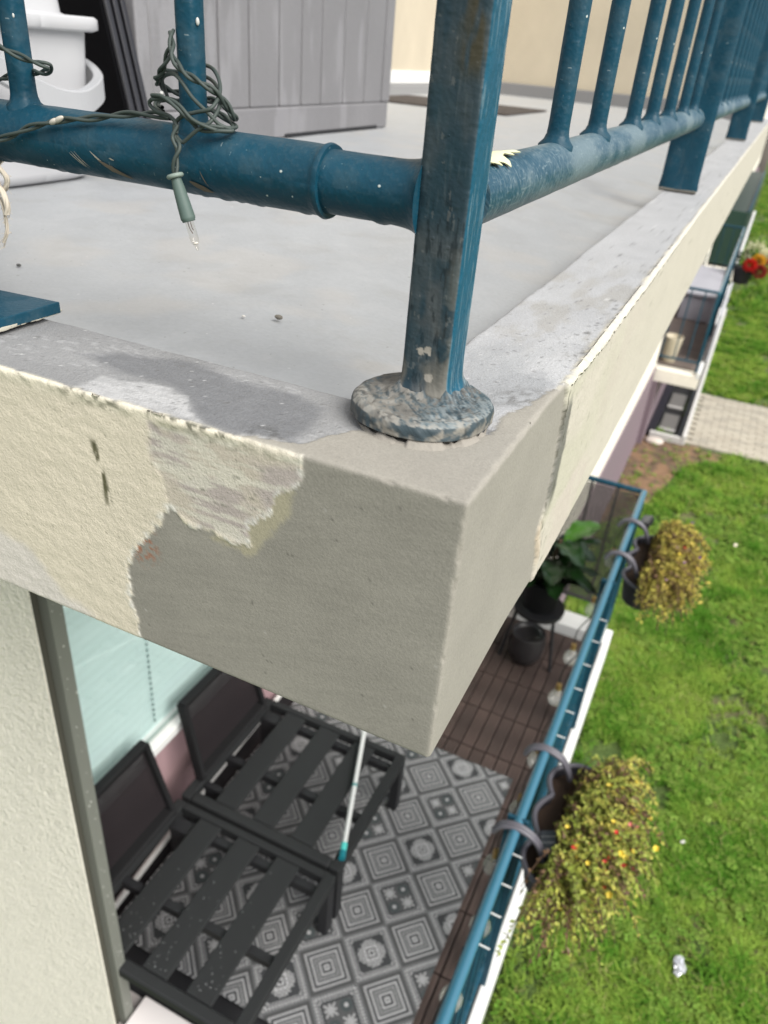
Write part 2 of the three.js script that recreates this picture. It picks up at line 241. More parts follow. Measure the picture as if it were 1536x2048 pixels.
// ---------------------------------------------------------------- the apartment building behind the balconies
const bld = thing('apartment_building', 'cream apartment building with mauve plinth carrying the balconies', 'building', [-2, GY, -5]);
part('upper_end_wall', box(-2.6, -0.55, -0.03, 3.2, -5.9, -5.7), M.beige, bld);
part('upper_side_wall', box(-2.6, -2.0, 0.0951, 3.2, -5.7, 0.6), M.beige, bld);
part('wall_trim', box(-2.02, -1.985, 0.03, 0.095, -5.698, 0.6, 0.004), M.white, bld);
part('wall_base', box(-2.6, -1.955, -0.03, 0.028, -5.698, 0.6, 0.006), plain([0.25, 0.25, 0.25], 0.8), bld);
part('end_wall_skirting', box(-1.95, -0.13, -0.03, 0.055, -5.698, -5.67, 0.006), plain([0.20, 0.20, 0.205], 0.7), bld);
part('upper_facade', box(-3.0, -0.55, -0.2, 3.2, -42, -5.902), M.cream, bld);
part('lower_wall_segment', box(-2.6, -0.55, -3.0, -0.203, -9.7, -4.2), M.cream, bld);
part('lower_wall_segment', box(-2.6, -0.55, -3.0, -0.203, -16.5, -15.1), M.cream, bld);
part('lower_wall_segment', box(-2.6, -0.55, -3.0, -0.203, -42, -25), M.cream, bld);
part('plinth', box(-2.6, -0.535, GY - 0.05, -3.003, -9.7, -4.2), M.plinth, bld);
part('plinth', box(-2.6, -0.47, GY - 0.05, -3.203, -42, -9.703), M.plinth, bld);
part('loggia_wall', box(-2.6, -1.6, -3.2, -0.203, -15.098, -9.702), M.plinth, bld);
part('loggia_wall', box(-2.6, -1.6, -3.2, -0.203, -25, -16.502), M.plinth, bld);
part('under_sill_wall', box(-2.6, -1.63, -3.2, -2.43, -4.198, -0.72), M.pink, bld);
part('plinth', box(-2.6, -0.5, GY - 0.05, -3.22, -4.197, -0.72), M.plinth, bld);
part('partition_wall', box(-3.6, -1.232, GY - 0.05, -0.203, -0.715, -0.658), M.recessShade, bld); part('partition_front', box(-3.6, -1.214, GY - 0.05, -0.203, -0.657, -0.652, 0.002), M.render, bld);  // recess coloured dark to paint in the groove shadow beside the stucco edge
{ // partition end trim, spattered with white
  const g = box(-1.231, -1.196, GY - 0.05, -0.204, -0.730, -0.688, 0.002), r = rng(21);
  const t = part('partition_trim', g, M.greyTrim, bld);
  const dots = []; for (let i = 0; i < 46; i++) { const s = 0.001 + r() * r() * 0.0022; dots.push(new THREE.SphereGeometry(s, 6, 4).scale(0.3, 1 + r(), 1).translate(-1.196, -0.8 - r() * 2.2, -0.726 + r() * 0.034)); }
  const d = part('paint_spatter', merge(dots), plain([0.62, 0.62, 0.58], 0.7), t); d.userData.kind = 'stuff';
}
{ // lower window
  const w = part('window', box(-1.70, -1.63, -0.30, -0.206, -4.1, -0.72), M.white, bld);
  part('pane', box(-1.602, -1.600, -2.372, -0.302, -4.1, -0.72), M.pane, w);
  part('blind', (() => { const n = 90, pos = [], idx = []; for (let j = 0; j <= n; j++) for (let i = 0; i < 2; i++) pos.push(-1.63 - 0.0012 * Math.abs(Math.sin(j * Math.PI / 2)) - 0.003 * Math.sin(j * 0.23), -2.372 + j / n * 2.07, i ? -4.1 : -0.72); for (let j = 0; j < n; j++) { const a = j * 2; idx.push(a, a + 1, a + 2, a + 1, a + 3, a + 2); } const g = new THREE.BufferGeometry(); g.setAttribute('position', new THREE.Float32BufferAttribute(pos, 3)); g.setIndex(idx); const q = g.toNonIndexed(); q.computeVertexNormals(); return q; })(), std({ color: col(0.58, 0.75, 0.73), roughness: 0.7, side: THREE.DoubleSide }), w);
  part('window_sill', box(-1.64, -1.555, -2.425, -2.375, -4.1, -0.72, 0.008), M.white, w);
  part('window_gasket', box(-1.606, -1.594, -2.374, -2.362, -4.1, -0.72, 0.002), plain([0.30, 0.36, 0.34], 0.6), w);
  const ds = []; for (let i = 0; i < 24; i++) ds.push(box(-1.622, -1.6195, -2.325 + i * 0.03, -2.311 + i * 0.03, -1.449, -1.441)); part('blind_cord', merge(ds), plain([0.16, 0.24, 0.24], 0.7), w);
}

// ---------------------------------------------------------------- the upper balcony slab, its repaired corner and kerb
const slab = thing('balcony_slab', 'cream balcony slab with grey floor and freshly mortared front corner', 'balcony', [0, -0.2, 0]);
const SH = 0.2;
const mortarF = [[0.01, 0.01], [-0.1032, 0.01], [-0.1032, -0.0005], [-0.1017, -0.0197], [-0.1182, -0.0300], [-0.1235, -0.0388], [-0.1253, -0.0484], [-0.1403, -0.0609], [-0.1386, -0.0776], [-0.1522, -0.0784], [-0.1640, -0.0780], [-0.1801, -0.0772], [-0.1923, -0.0775], [-0.2040, -0.0697], [-0.2136, -0.0836], [-0.2236, -0.0972], [-0.2393, -0.1198], [-0.2475, -0.1317], [-0.2461, -0.1470], [-0.2481, -0.1641], [-0.2433, -0.1765], [-0.2436, -0.21], [0.01, -0.21]];
const scrape = [[-0.2149, -0.0092], [-0.1685, -0.0041], [-0.1049, 0.0010], [-0.1027, -0.0200], [-0.1253, -0.0484], [-0.1405, -0.0763], [-0.1799, -0.0762], [-0.2039, -0.0685], [-0.2084, -0.0488], [-0.2167, -0.0290]];
const paleF = [[-0.62, -0.145], [-0.3774, -0.1457], [-0.3417, -0.1521], [-0.3218, -0.1835], [-0.2822, -0.1926], [-0.28, -0.21], [-0.62, -0.21]];
const smearF = [[-0.128, -0.030], [-0.105, -0.022], [-0.112, -0.046], [-0.128, -0.066], [-0.140, -0.088], [-0.146, -0.086], [-0.178, -0.082], [-0.150, -0.072]];
const mortarR = [[0.01, 0.01], [-0.205, 0.01], [-0.2165, -0.0113], [-0.2200, -0.035], [-0.2249, -0.0532], [-0.2265, -0.080], [-0.2257, -0.1095], [-0.2150, -0.1388], [-0.2300, -0.17], [-0.2375, -0.21], [0.01, -0.21]];
const mortarT = [[0.01, 0.01], [-0.150, 0.01], [-0.1456, -0.0013], [-0.1126, -0.0130], [-0.1027, -0.0323], [-0.0958, -0.0456], [-0.066, -0.070], [-0.0169, -0.0910], [-0.0197, -0.1265], [-0.0090, -0.1672], [-0.004, -0.195], [0.01, -0.2]];
const darkT = [[-0.3189, -0.0502], [-0.2942, -0.0691], [-0.2479, -0.0848], [-0.1970, -0.0741], [-0.1495, -0.0755], [-0.1254, -0.0670], [-0.1204, -0.0513], [-0.1180, -0.0116], [-0.1539, -0.0026], [-0.1771, -0.0041], [-0.2110, -0.0313], [-0.2349, -0.0407], [-0.2679, -0.0391]];
const lightT = [[-0.2797, -0.001], [-0.2779, -0.0259], [-0.2321, -0.0372], [-0.2110, -0.0313], [-0.1771, -0.0041], [-0.2137, 0.0], [-0.2515, 0.001]];
// masks: > 0 outside the mortar
const wob = (a, b, s) => 0.006 * (f2(a * 70 + s, b * 70, 3) - 0.5) + 0.0050 * (f2(a * 330, b * 330 + s, 3) - 0.5);
const mF = (x, y) => x < -0.3 ? 1 : sdPoly(x, y, mortarF) + wob(x, y, 1);
const mR = (z, y) => z < -0.3 ? 1 : sdPoly(z, y, mortarR) + wob(z, y, 5) * 0.8;
const mT = (x, z) => (x < -0.2 || z < -0.26) ? 1 : sdPoly(x, z, mortarT) + wob(x, z, 9);
const stuccoH = (a, b) => 0.00055 * (f2(a * 95 + b * 60, b * 150 - a * 40, 2) - 0.5) + 0.0002 * (f2(a * 380, b * 420, 2) - 0.5) + 0.0006 * (f2(a * 16, b * 16, 2) - 0.5);
const mortarH = (a, b) => 0.0004 * (f2(a * 14 + b * 10, b * 40 - a * 9, 2) - 0.5) + 0.00004 * (f2(a * 520, b * 520, 2) - 0.5);
function dispF(x, y) { const m = mF(x, y); const out = sm(-0.0002, 0.0014, m); const sc = sdPoly(x, y, scrape) < 0 && x > -0.3 ? 1 : 0; const lip = out * 0.0008 * sm(-0.012, -0.003, y) * sm(0.32, 0.72, f2(x * 130, y * 160, 3)); const ragged = out * 0.0003 * sm(0.007, 0.0, m) * f2(x * 320, y * 320, 2); return out * (0.0005 + (sc ? 0.00022 * (f2(x * 70, y * 560, 2) - 0.5) - 0.0003 : stuccoH(x, y))) + (1 - out) * mortarH(x, y) + lip + ragged; }
function dispR(z, y) { const m = mR(z, y), out = sm(-0.0002, 0.002, m); const grow = 0.0042 * sm(-0.15, -0.30, z) * (1 - 0.6 * sm(-0.6, -1.4, z)); const lip = out * 0.0014 * sm(-0.010, -0.002, y) * sm(0.3, 0.7, f2(z * 130, y * 200, 3)) * (1 - 0.6 * sm(-0.3, -0.7, z)); const crack = out * 0.002 * sm(0.02, 0.004, m) * f2(z * 300, y * 90, 2); return grow + out * (0.0016 + stuccoH(z, y)) + (1 - out) * mortarH(z, y) + lip + crack; }
function dispT(x, z) { const m = mT(x, z), out = sm(-0.001, 0.001, m); let h = (1 - out) * mortarH(x, z) + out * (0.0006 * (f2(x * 60, z * 60, 3) - 0.5) - 0.0010); const e = Math.min(-x, -z) - 0.096 + 0.006 * (f2(x * 14, z * 14, 3) - 0.5); h -= (0.024 + 0.018 * sm(-0.14, -0.34, z)) * sm(-0.006, 0.022, e); return h; }
const fbr = (a, b) => f2(a * 40, b * 300, 3);
function colF(x, y) {
  const m = mF(x, y), n = f2(x * 26, y * 26, 4), fine = f2(x * 240, y * 240, 3);
  let mo = scl(MORTAR, 0.90 + 0.16 * n + 0.16 * (fbr(x + y * 0.4, y - x * 0.25) - 0.5) + 0.16 * (f2(x * 7, y * 9 + 3, 3) - 0.5)); if (f2(x * 330 + 3, y * 330, 2) > 0.905) mo = scl(mo, 0.6); if (f2(x * 380 + 9, y * 380, 2) > 0.93) mo = [0.42, 0.40, 0.37];
  if (x > -0.19 && x < -0.09) { const d = sdPoly(x, y, smearF) + wob(x, y, 3); mo = mix(mo, [0.44, 0.40, 0.28], 0.8 * sm(0.002, -0.003, d)); }
  if (x < -0.2) { const d = Math.hypot(x + 0.231, (y + 0.107) * 0.8); mo = mix(mo, [0.36, 0.13, 0.06], 0.85 * sm(0.020, 0.004, d) * sm(0.5, 0.62, f2(x * 330, y * 330, 2))); }
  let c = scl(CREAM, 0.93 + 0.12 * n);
  if (x > -0.7) {
    const p = sdPoly(x, y, paleF) + 0.018 * (f2(x * 30, y * 60, 3) - 0.5); c = mix(c, [0.74, 0.69, 0.66], 0.8 * sm(0.006, -0.006, p));
    if (x > -0.24) { const s = sdPoly(x, y, scrape) + 0.012 * (f2(x * 60, y * 60, 3) - 0.5); const k = f2(x * 45, y * 330, 3), k2 = f2(x * 30 + 4, y * 40, 3); let sc = mix([0.58, 0.515, 0.44], [0.46, 0.40, 0.385], sm(0.4, 0.6, k2)); sc = mix(sc, [0.72, 0.69, 0.60], sm(0.5, 0.62, k) * 0.7); sc = mix(sc, [0.12, 0.12, 0.10], sm(0.72, 0.8, f2(x * 160, y * 420, 3)) * 0.8 * sm(0.42, 0.6, f2(x * 30, y * 50, 2))); c = mix(c, sc, 0.92 * sm(0.003, -0.003, s)); }
    c = mix(c, [0.80, 0.78, 0.74], 0.75 * sm(0.006, 0.0005, m) * sm(0.38, 0.60, f2(x * 240, y * 240, 3)));
    // narrow grime run below a chip in the rim
    const sx = x + 0.2618 - 0.0035 * Math.sin(y * 60) ; const run = sm(0.0042, 0.0012, Math.abs(sx)) * sm(-0.032, -0.038, y) * sm(-0.094, -0.075, y); c = mix(c, [0.085, 0.08, 0.035], run * sm(0.36, 0.52, f2(x * 420, y * 90, 3)) * 0.95);
    const rim = sm(-0.013, -0.001, y); c = mix(c, [0.78, 0.74, 0.60], rim * 0.5); c = mix(c, [0.075, 0.075, 0.045], rim * sm(0.52, 0.66, f2(x * 190, y * 260, 3)) * (sm(0.035, 0.01, Math.abs(x + 0.262)) + sm(0.05, 0.02, Math.abs(x + 0.18)) + 0.06) * 0.9);
    if (fine > 0.86) c = mix(c, [0.2, 0.19, 0.14], 0.6);
  }
  return mix(mo, c, sm(-0.0005, 0.0009, m));
}
function colR(z, y) {
  const m = mR(z, y), n = f2(z * 22, y * 30, 4);
  const mo = scl(MORTAR, 0.92 + 0.16 * n);
  let c = mix(scl([0.60, 0.555, 0.48], 0.94 + 0.1 * n), [0.58, 0.51, 0.46], 0.6 * sm(0.46, 0.62, f2(z * 9 + 2, y * 12, 3)) * sm(-0.75, -0.3, z));  // same cream as the front, darkened here to balance the light between faces
  c = mix(c, [0.48, 0.48, 0.36], 0.4 * sm(0.45, 0.65, f2(z * 7, y * 20 + 7, 3)) * sm(-0.6, -0.25, z));
  c = mix(c, [0.66, 0.63, 0.54], 0.5 * sm(-0.010, -0.001, y));
  if (m < 0.03) { c = mix(c, [0.115, 0.115, 0.11], sm(0.024, 0.017, m - 0.006 * f2(z * 60, y * 60, 2)) * sm(-0.135, -0.10, y) * sm(-0.012, -0.03, y) * 0.85); c = mix(c, [0.10, 0.095, 0.075], sm(0.60, 0.74, f2(z * 420, y * 60, 3)) * sm(0.03, 0.006, m) * 0.9); c = mix(c, [0.56, 0.45, 0.34], sm(-0.12, -0.14, y) * sm(-0.19, -0.165, y) * sm(0.014, 0.0, m) * 0.7); }
  c = mix(c, [0.16, 0.155, 0.11], sm(0.80, 0.84, f2(z * 130, y * 130, 3)) * 0.5);
  return mix(mo, c, sm(-0.0005, 0.0012, m));
}
function colT(x, z) {
  const m = mT(x, z), n = f2(x * 24, z * 24, 4), f = f2(x * 160, z * 160, 3), st = f2(x * 110 + z * 60, z * 320 - x * 60, 3);
  const mo = scl(MORTAR, 0.93 + 0.16 * n + 0.08 * (f - 0.5));
  let c = scl([0.262, 0.263, 0.268], 0.88 + 0.28 * n); c = mix(c, [0.40, 0.40, 0.41], 0.65 * sm(0.58, 0.72, st) * sm(0.44, 0.62, n));
  if (z > -0.12 && x < -0.1) { // front kerb: dark and pale coats of paint
    const d = sdPoly(x, z, darkT) + 0.008 * (f2(x * 50 + z * 30, z * 160, 3) - 0.5); c = mix(c, scl([0.168, 0.172, 0.182], 0.88 + 0.24 * st), sm(0.006, -0.006, d) * 0.92);
    c = mix(c, [0.085, 0.085, 0.085], sm(-0.016, -0.004, z) * 0 + 0.75 * sm(0.024, 0.004, Math.hypot(x + 0.135, (z + 0.012) * 1.3)) * sm(0.38, 0.6, f2(x * 260, z * 260, 3)));
    const l = sdPoly(x, z, lightT) + 0.010 * (f2(x * 120, z * 60, 3) - 0.5); c = mix(c, [0.46, 0.46, 0.465], sm(0.002, -0.003, l) * (0.6 + 0.4 * sm(0.3, 0.6, st)));
  } else if (z < -0.1) { // right kerb
    c = scl([0.40, 0.405, 0.42], 0.9 + 0.22 * n); c = mix(c, [0.52, 0.525, 0.535], 0.55 * sm(0.48, 0.62, f2(x * 34 + 5, z * 22, 4)) * sm(-0.42, -0.24, z) * sm(-0.16, -0.2, z)); c = mix(c, [0.29, 0.30, 0.315], 0.6 * sm(0.5, 0.64, f2(x * 20 + 15, z * 12, 4)) * sm(-0.33, -0.2, z)); c = mix(c, [0.55, 0.55, 0.55], 0.6 * sm(0.004, 0.0015, Math.abs(z + 0.62 + 0.25 * x)) * sm(-0.085, -0.08, x) * sm(-0.045, -0.055, x)); c = mix(c, [0.31, 0.295, 0.265], 0.5 * sm(0.42, 0.66, f2(x * 60, z * 22 + 3, 4)) * sm(-0.25, -0.32, z) * sm(-0.75, -0.5, z));
    c = mix(c, [0.16, 0.16, 0.155], sm(0.70, 0.80, f2(x * 260, z * 120, 3)) * sm(-0.045, -0.008, x) * sm(0.45, 0.6, f2(x * 30, z * 9, 2)) * 0.8);
    const g = sm(0.030, 0.006, Math.abs(z + 0.175 + x * 0.5)) * sm(-0.05, -0.02, x); c = mix(c, [0.17, 0.17, 0.17], g * sm(0.35, 0.6, f) * 0.8);
  }
  c = mix(c, [0.14, 0.14, 0.14], sm(0.80, 0.86, f2(x * 260 + 3, z * 260, 2)) * 0.7); c = mix(c, [0.60, 0.60, 0.60], sm(0.86, 0.90, f2(x * 230, z * 230 + 8, 2)) * 0.7);
  const e = Math.min(-x, -z); if (e < 0.006) c = mix(c, [0.66, 0.62, 0.51], 0.8 * sm(0.0045, 0.001, e) * sm(0.42, 0.6, f2(x * 110, z * 110, 2)));
  if (m < 0.006) c = mix(c, [0.50, 0.49, 0.48], 0.6 * sm(0.006, 0, m) * sm(0.4, 0.6, f));
  return mix(mo, c, sm(-0.001, 0.0016, m));
}
{
  const R = 0.0024, lists = { mortar_patch: [], stucco_fascia: [], painted_kerb: [] }, all = { pos: [], col: [], uv: [], src: [], idx: [] };
  const run = (a, b, fine, far, step) => { const o = []; let v = a, s = fine; while (v < b - 1e-9) { o.push(v); if (v > step) s = Math.min(far, s * 1.05); v += s; } o.push(b); return o; };
  const XS = run(0, 1.3, 0.0017, 0.03, 0.42), ZS = run(0, 5.7, 0.0018, 0.05, 0.34), YS = run(0, SH, 0.0017, 0.0017, 9), ES = run(0, 0.124, 0.0017, 0.0017, 9);
  function grid(us, vs, P, kind) {
    const base = all.pos.length / 3, nu = us.length, nv = vs.length;
    for (const v of vs) for (const u of us) {
      const p = P(u, v); const q = [Math.min(p[0], -R), Math.min(-R, Math.max(-SH + R, p[1])), Math.min(p[2], -R)];
      let n = [p[0] - q[0], p[1] - q[1], p[2] - q[2]]; const l = Math.hypot(...n) || 1; n = n.map(k => k / l);
      const f = n[2] > 0 ? n[2] * n[2] : 0, t = n[1] > 0 ? n[1] * n[1] : 0, r = n[0] > 0 ? n[0] * n[0] : 0; let d = 0; const c = [0, 0, 0]; let wsum = f + t + r; if (wsum < 1e-6) wsum = 1;
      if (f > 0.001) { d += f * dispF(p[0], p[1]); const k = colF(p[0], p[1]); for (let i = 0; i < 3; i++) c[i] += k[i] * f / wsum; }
      if (t > 0.001) { d += t * dispT(p[0], p[2]); const k = colT(p[0], p[2]); for (let i = 0; i < 3; i++) c[i] += k[i] * t / wsum; }
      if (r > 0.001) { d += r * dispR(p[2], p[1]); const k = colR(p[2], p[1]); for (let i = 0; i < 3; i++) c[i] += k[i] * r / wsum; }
      const ar = 4 * Math.max(f * t, r * t, f * r); if (ar > 0.05) d -= ar * (0.0012 * sm(0.52, 0.75, f2((p[0] - p[2]) * 120 + p[1] * 90, p[1] * 60 + 7, 3)) + 0.0005 * f2((p[0] - p[2]) * 420, p[1] * 420, 2)); all.pos.push(q[0] + n[0] * (R + d), q[1] + n[1] * (R + d), q[2] + n[2] * (R + d)); all.col.push(...c); all.uv.push(...(kind === 'T' ? [p[0], p[2]] : kind === 'F' ? [p[0], p[1]] : [p[2] + 0.4, p[1]]));
      all.src.push(kind === 'T' ? (mT(p[0], p[2]) < 0 ? 0 : 2) : kind === 'F' ? (mF(p[0], p[1]) < 0 ? 0 : 1) : (mR(p[2], p[1]) < 0 ? 0 : 1));
    }
    for (let j = 0; j < nv - 1; j++) for (let i = 0; i < nu - 1; i++) { const a = base + j * nu + i, b = a + 1, c = a + nu, d = c + 1; all.idx.push([a, b, c], [b, d, c]); }
  }
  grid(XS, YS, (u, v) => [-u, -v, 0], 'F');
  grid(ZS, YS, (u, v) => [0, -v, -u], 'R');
  grid(ES.map(e => -e), ZS, (u, v) => [u, 0, -v], 'T');
  grid(XS.filter(x => x > 0.124 - 1e-6).length ? [0.124, ...XS.filter(x => x > 0.1245)] : XS, ES, (u, v) => [-u, 0, -v], 'T');
  // orient every triangle outwards, then smooth normals over the welded surface
  const P = all.pos, ctr = (t, k) => (P[3 * t[0] + k] + P[3 * t[1] + k] + P[3 * t[2] + k]) / 3; const idx = [];
  const key = new Map(), weld = new Int32Array(P.length / 3); for (let i = 0; i < weld.length; i++) { const k = Math.round(P[3 * i] * 2e5) + '_' + Math.round(P[3 * i + 1] * 2e5) + '_' + Math.round(P[3 * i + 2] * 2e5); if (!key.has(k)) key.set(k, i); weld[i] = key.get(k); }
  const N = new Float32Array(P.length);
  for (const t of all.idx) {
    const ax = P[3 * t[1]] - P[3 * t[0]], ay = P[3 * t[1] + 1] - P[3 * t[0] + 1], az = P[3 * t[1] + 2] - P[3 * t[0] + 2], bx = P[3 * t[2]] - P[3 * t[0]], by = P[3 * t[2] + 1] - P[3 * t[0] + 1], bz = P[3 * t[2] + 2] - P[3 * t[0] + 2];
    let n = [ay * bz - az * by, az * bx - ax * bz, ax * by - ay * bx]; const cx = ctr(t, 0), cy = ctr(t, 1), cz = ctr(t, 2); const dx = -cx, dz = -cz, dy = -cy; const m = Math.min(Math.abs(dx), Math.abs(dy), Math.abs(dz));
    const o = m === Math.abs(dx) && Math.abs(dx) < 0.02 ? n[0] : m === Math.abs(dz) && Math.abs(dz) < 0.02 ? n[2] : n[1];
    if (o < 0) { t.reverse(); n = n.map(k => -k); } idx.push(t);
    for (const i of t) { const w = weld[i]; N[3 * w] += n[0]; N[3 * w + 1] += n[1]; N[3 * w + 2] += n[2]; }
  }
  const nm = ['mortar_patch', 'stucco_fascia', 'painted_kerb'], mats = [M.mortar, M.stucco, M.kerb];
  for (let k = 0; k < 3; k++) {
    const pos = [], no = [], co = [], uv = [];
    for (const t of idx) { const q = [all.src[t[0]], all.src[t[1]], all.src[t[2]]]; const pick = q[0] === q[1] || q[0] === q[2] ? q[0] : q[1]; if (pick !== k) continue; for (const i of t) { pos.push(P[3 * i], P[3 * i + 1], P[3 * i + 2]); const w = weld[i], l = Math.hypot(N[3 * w], N[3 * w + 1], N[3 * w + 2]) || 1; no.push(N[3 * w] / l, N[3 * w + 1] / l, N[3 * w + 2] / l); co.push(all.col[3 * i], all.col[3 * i + 1], all.col[3 * i + 2]); uv.push(all.uv[2 * i], all.uv[2 * i + 1]); } }
    const g = new THREE.BufferGeometry(); g.setAttribute('position', new THREE.Float32BufferAttribute(pos, 3)); g.setAttribute('normal', new THREE.Float32BufferAttribute(no, 3)); g.setAttribute('color', new THREE.Float32BufferAttribute(co, 3)); g.setAttribute('uv', new THREE.Float32BufferAttribute(uv, 2));
    const m = part(nm[k], g, mats[k], slab); if (k === 0) m.userData.label = 'fresh grey mortar patch on the slab corner';
  }
  part('slab_core', box(-1.98, -0.003, -0.1965, -0.046, -5.68, -0.004), plain([0.45, 0.43, 0.38], 0.9), slab);
  part('slab_core', box(-4, -1.3, -0.1965, -0.001, -0.09, -0.0005), M.stucco.clone(), slab).material.vertexColors = false;
}
{ // painted floor
  const r = rng(31), sp = []; for (let i = 0; i < 1900; i++) sp.push([r() * 1.3, r() * 1.5, 0.0006 + r() * r() * r() * 0.0030, r(), r() * 3, 0.4 + r()]);
  const cell = new Map(); for (const s of sp) { const k = Math.floor(s[0] / 0.02) + ',' + Math.floor(s[1] / 0.02); (cell.get(k) || cell.set(k, []).get(k)).push(s); }
  const t = tex(1800, 2048, (x, y) => {
    const a = f2(x * 5, y * 5, 4), b = f2(x * 30, y * 18, 3), f = f2(x * 300, y * 300, 2); let v = 0.97 + 0.07 * (a - 0.5) + 0.08 * (b - 0.5) + 0.10 * (f - 0.5);
    let c = [0.372 * v, 0.382 * v, 0.394 * v]; c = mix(c, [0.42, 0.395, 0.365], 0.35 * sm(0.56, 0.74, f2(x * 9 + 3, y * 9, 4))); c = mix(c, [0.30, 0.295, 0.285], 0.25 * sm(0.58, 0.74, f2(x * 18 + 1, y * 18, 5))); c = mix(c, [0.47, 0.475, 0.48], 0.15 * sm(0.55, 0.75, f2(x * 34, y * 34 + 4, 5)));
    const gx = Math.floor(x / 0.02), gy = Math.floor(y / 0.02); for (let i = -1; i < 2; i++) for (let j = -1; j < 2; j++) for (const s of cell.get((gx + i) + ',' + (gy + j)) || []) { const dx = (x - s[0]) * Math.cos(s[4]) + (y - s[1]) * Math.sin(s[4]), dy = (y - s[1]) * Math.cos(s[4]) - (x - s[0]) * Math.sin(s[4]); const d = Math.hypot(dx, dy * (1 + s[5])) / s[2]; if (d < 1) c = mix(c, s[3] > 0.72 ? [0.6, 0.6, 0.59] : [0.14, 0.135, 0.12], 0.75 * sm(1, 0.5, d)); }
    return [...c, 0.5 + 0.3 * (b - 0.5) + 0.2 * (f - 0.5), 0.50 + 0.12 * b];
  }, [1.3, 1.5]);
  const g = new THREE.PlaneGeometry(1.89, 5.62, 120, 110).rotateX(-Math.PI / 2).translate(-0.098 - 0.945, -0.0225, -0.095 - 2.81); const uv = g.attributes.uv, p = g.attributes.position; for (let i = 0; i < p.count; i++) { uv.setXY(i, p.getX(i) + 1.3, -p.getZ(i)); p.setY(i, -0.0225 - 0.017 * sm(-0.34, -0.13, p.getX(i)) * sm(-0.14, -0.34, p.getZ(i)) + 0.002 * (f2(p.getX(i) * 5, p.getZ(i) * 5, 2) - 0.5)); } g.computeVertexNormals();
  const g2 = new THREE.PlaneGeometry(3, 1.0).rotateX(-Math.PI / 2);
  part('painted_floor', g, std({ map: t.map, bumpMap: t.bump, bumpScale: 0.0012, roughnessMap: t.bump, roughness: 1 }), slab);
}

// ---------------------------------------------------------------- the upper railing
const rail = thing('balcony_railing', 'dark teal painted steel railing round the upper balcony edge', 'railing', [-0.0675, 0, -0.106]);
const RY = 0.132;
{ // corner post: square bar, grimy on the front, blue on the outer face
  const cx = -0.0675, cz = -0.106, hw = 0.0163;
  const prof = (h0) => (f, th, l) => { const h = h0 + l, fl = 0.004 * Math.exp(-Math.max(0, h - 0.010) / 0.004); return sqr(hw, 9)(f, th) * (1 + 0.010 * (f2(th * 4, h * 90, 3) - 0.5) + 0.006 * (f2(th * 14, h * 240, 2) - 0.5)) + fl * (0.7 + 0.6 * n2(th * 3, h * 50)); };
  const g = merge([sweep([cx, 0.008, cz], [cx, 0.34, cz], prof(0), 168, 470, false, [0, 0, 1]), sweep([cx, 0.34, cz], [cx, 1.05, cz], prof(0.332), 168, 60, false, [0, 0, 1])]);
  const q = g; colorize(q, (x, y, z, nx, ny, nz) => {
    const n = f2(x * 300 + y * 7, y * 150 + z * 300, 4), st = f2((x - z) * 700, y * 38, 3), front = sm(0.45, 0.8, nz);
    const patch = f2(x * 90 + 3, y * 42, 5), drip = f2((x + z) * 330, y * 26 + 5, 4);
    let teal = scl([0.0075, 0.072, 0.120], 0.85 + 0.4 * n); if (nx > 0.5) { teal = mix(teal, [0.18, 0.26, 0.30], 0.75 * sm(0.58, 0.68, f2(z * 260, y * 46, 3)) * sm(-0.110, -0.121, z)); teal = mix(teal, [0.15, 0.22, 0.25], 0.5 * sm(0.63, 0.72, st)); }
    const lng = f2((x - z) * 260 + y * 6, y * 14, 4), strk = f2((x - z) * 900 + y * 40, y * 46, 3);
    let dirt = mix([0.018, 0.036, 0.048], [0.040, 0.054, 0.062], sm(0.36, 0.66, f2(x * 60 + z * 60, y * 50, 4) * 0.6 + lng * 0.4)); dirt = mix(dirt, [0.075, 0.080, 0.082], 0.7 * sm(0.13, 0.10, y) * sm(0.3, 0.6, patch));
    dirt = mix(dirt, [0.12, 0.14, 0.145], 0.18 * sm(0.62, 0.74, strk)); dirt = mix(dirt, [0.010, 0.014, 0.017], 0.75 * sm(0.64, 0.72, f2((x - z) * 480, y * 75 + 9, 3)) * sm(0.16, 0.12, y)); dirt = mix(dirt, [0.012, 0.040, 0.055], 0.3 * sm(0.56, 0.68, f2(x * 30 + 9, y * 22, 3)));
    dirt = mix(dirt, [0.060, 0.045, 0.018], 0.8 * sm(0.19, 0.205, y) * sm(0.40, 0.56, f2(x * 160, y * 34 + 2, 3)) * sm(-0.072, -0.060, x)); dirt = mix(dirt, [0.13, 0.13, 0.115], 0.5 * sm(-0.062, -0.055, x) * sm(0.50, 0.60, f2(x * 60, y * 60, 3)) * sm(0.12, 0.09, y)); if (n > 0.76) dirt = mix(dirt, [0.2, 0.2, 0.19], 0.3);
    let c = mix(teal, dirt, front * 0.96);
    const low = sm(0.075, 0.010, y); c = mix(c, scl([0.150, 0.142, 0.122], 0.8 + 0.5 * strk), low * sm(0.46, 0.60, f2(x * 55 + 2, y * 30 + z * 60, 4) + 0.24 * sm(-0.074, -0.060, x) * front) * 0.92);
    if (front > 0.5) for (const [px, py, r] of [[-0.0665, 0.045, 0.0032], [-0.0705, 0.044, 0.0028], [-0.064, 0.028, 0.0032], [-0.063, 0.016, 0.0015]]) { const d = Math.hypot(x - px, (y - py) * 1.1) + 0.0034 * (f2(x * 420, y * 420, 3) - 0.5); c = mix(c, [0.34, 0.315, 0.275], sm(r, r - 0.0006, d)); }
    return c;
  });
  part('corner_post', q, M.tealVC, rail);
}
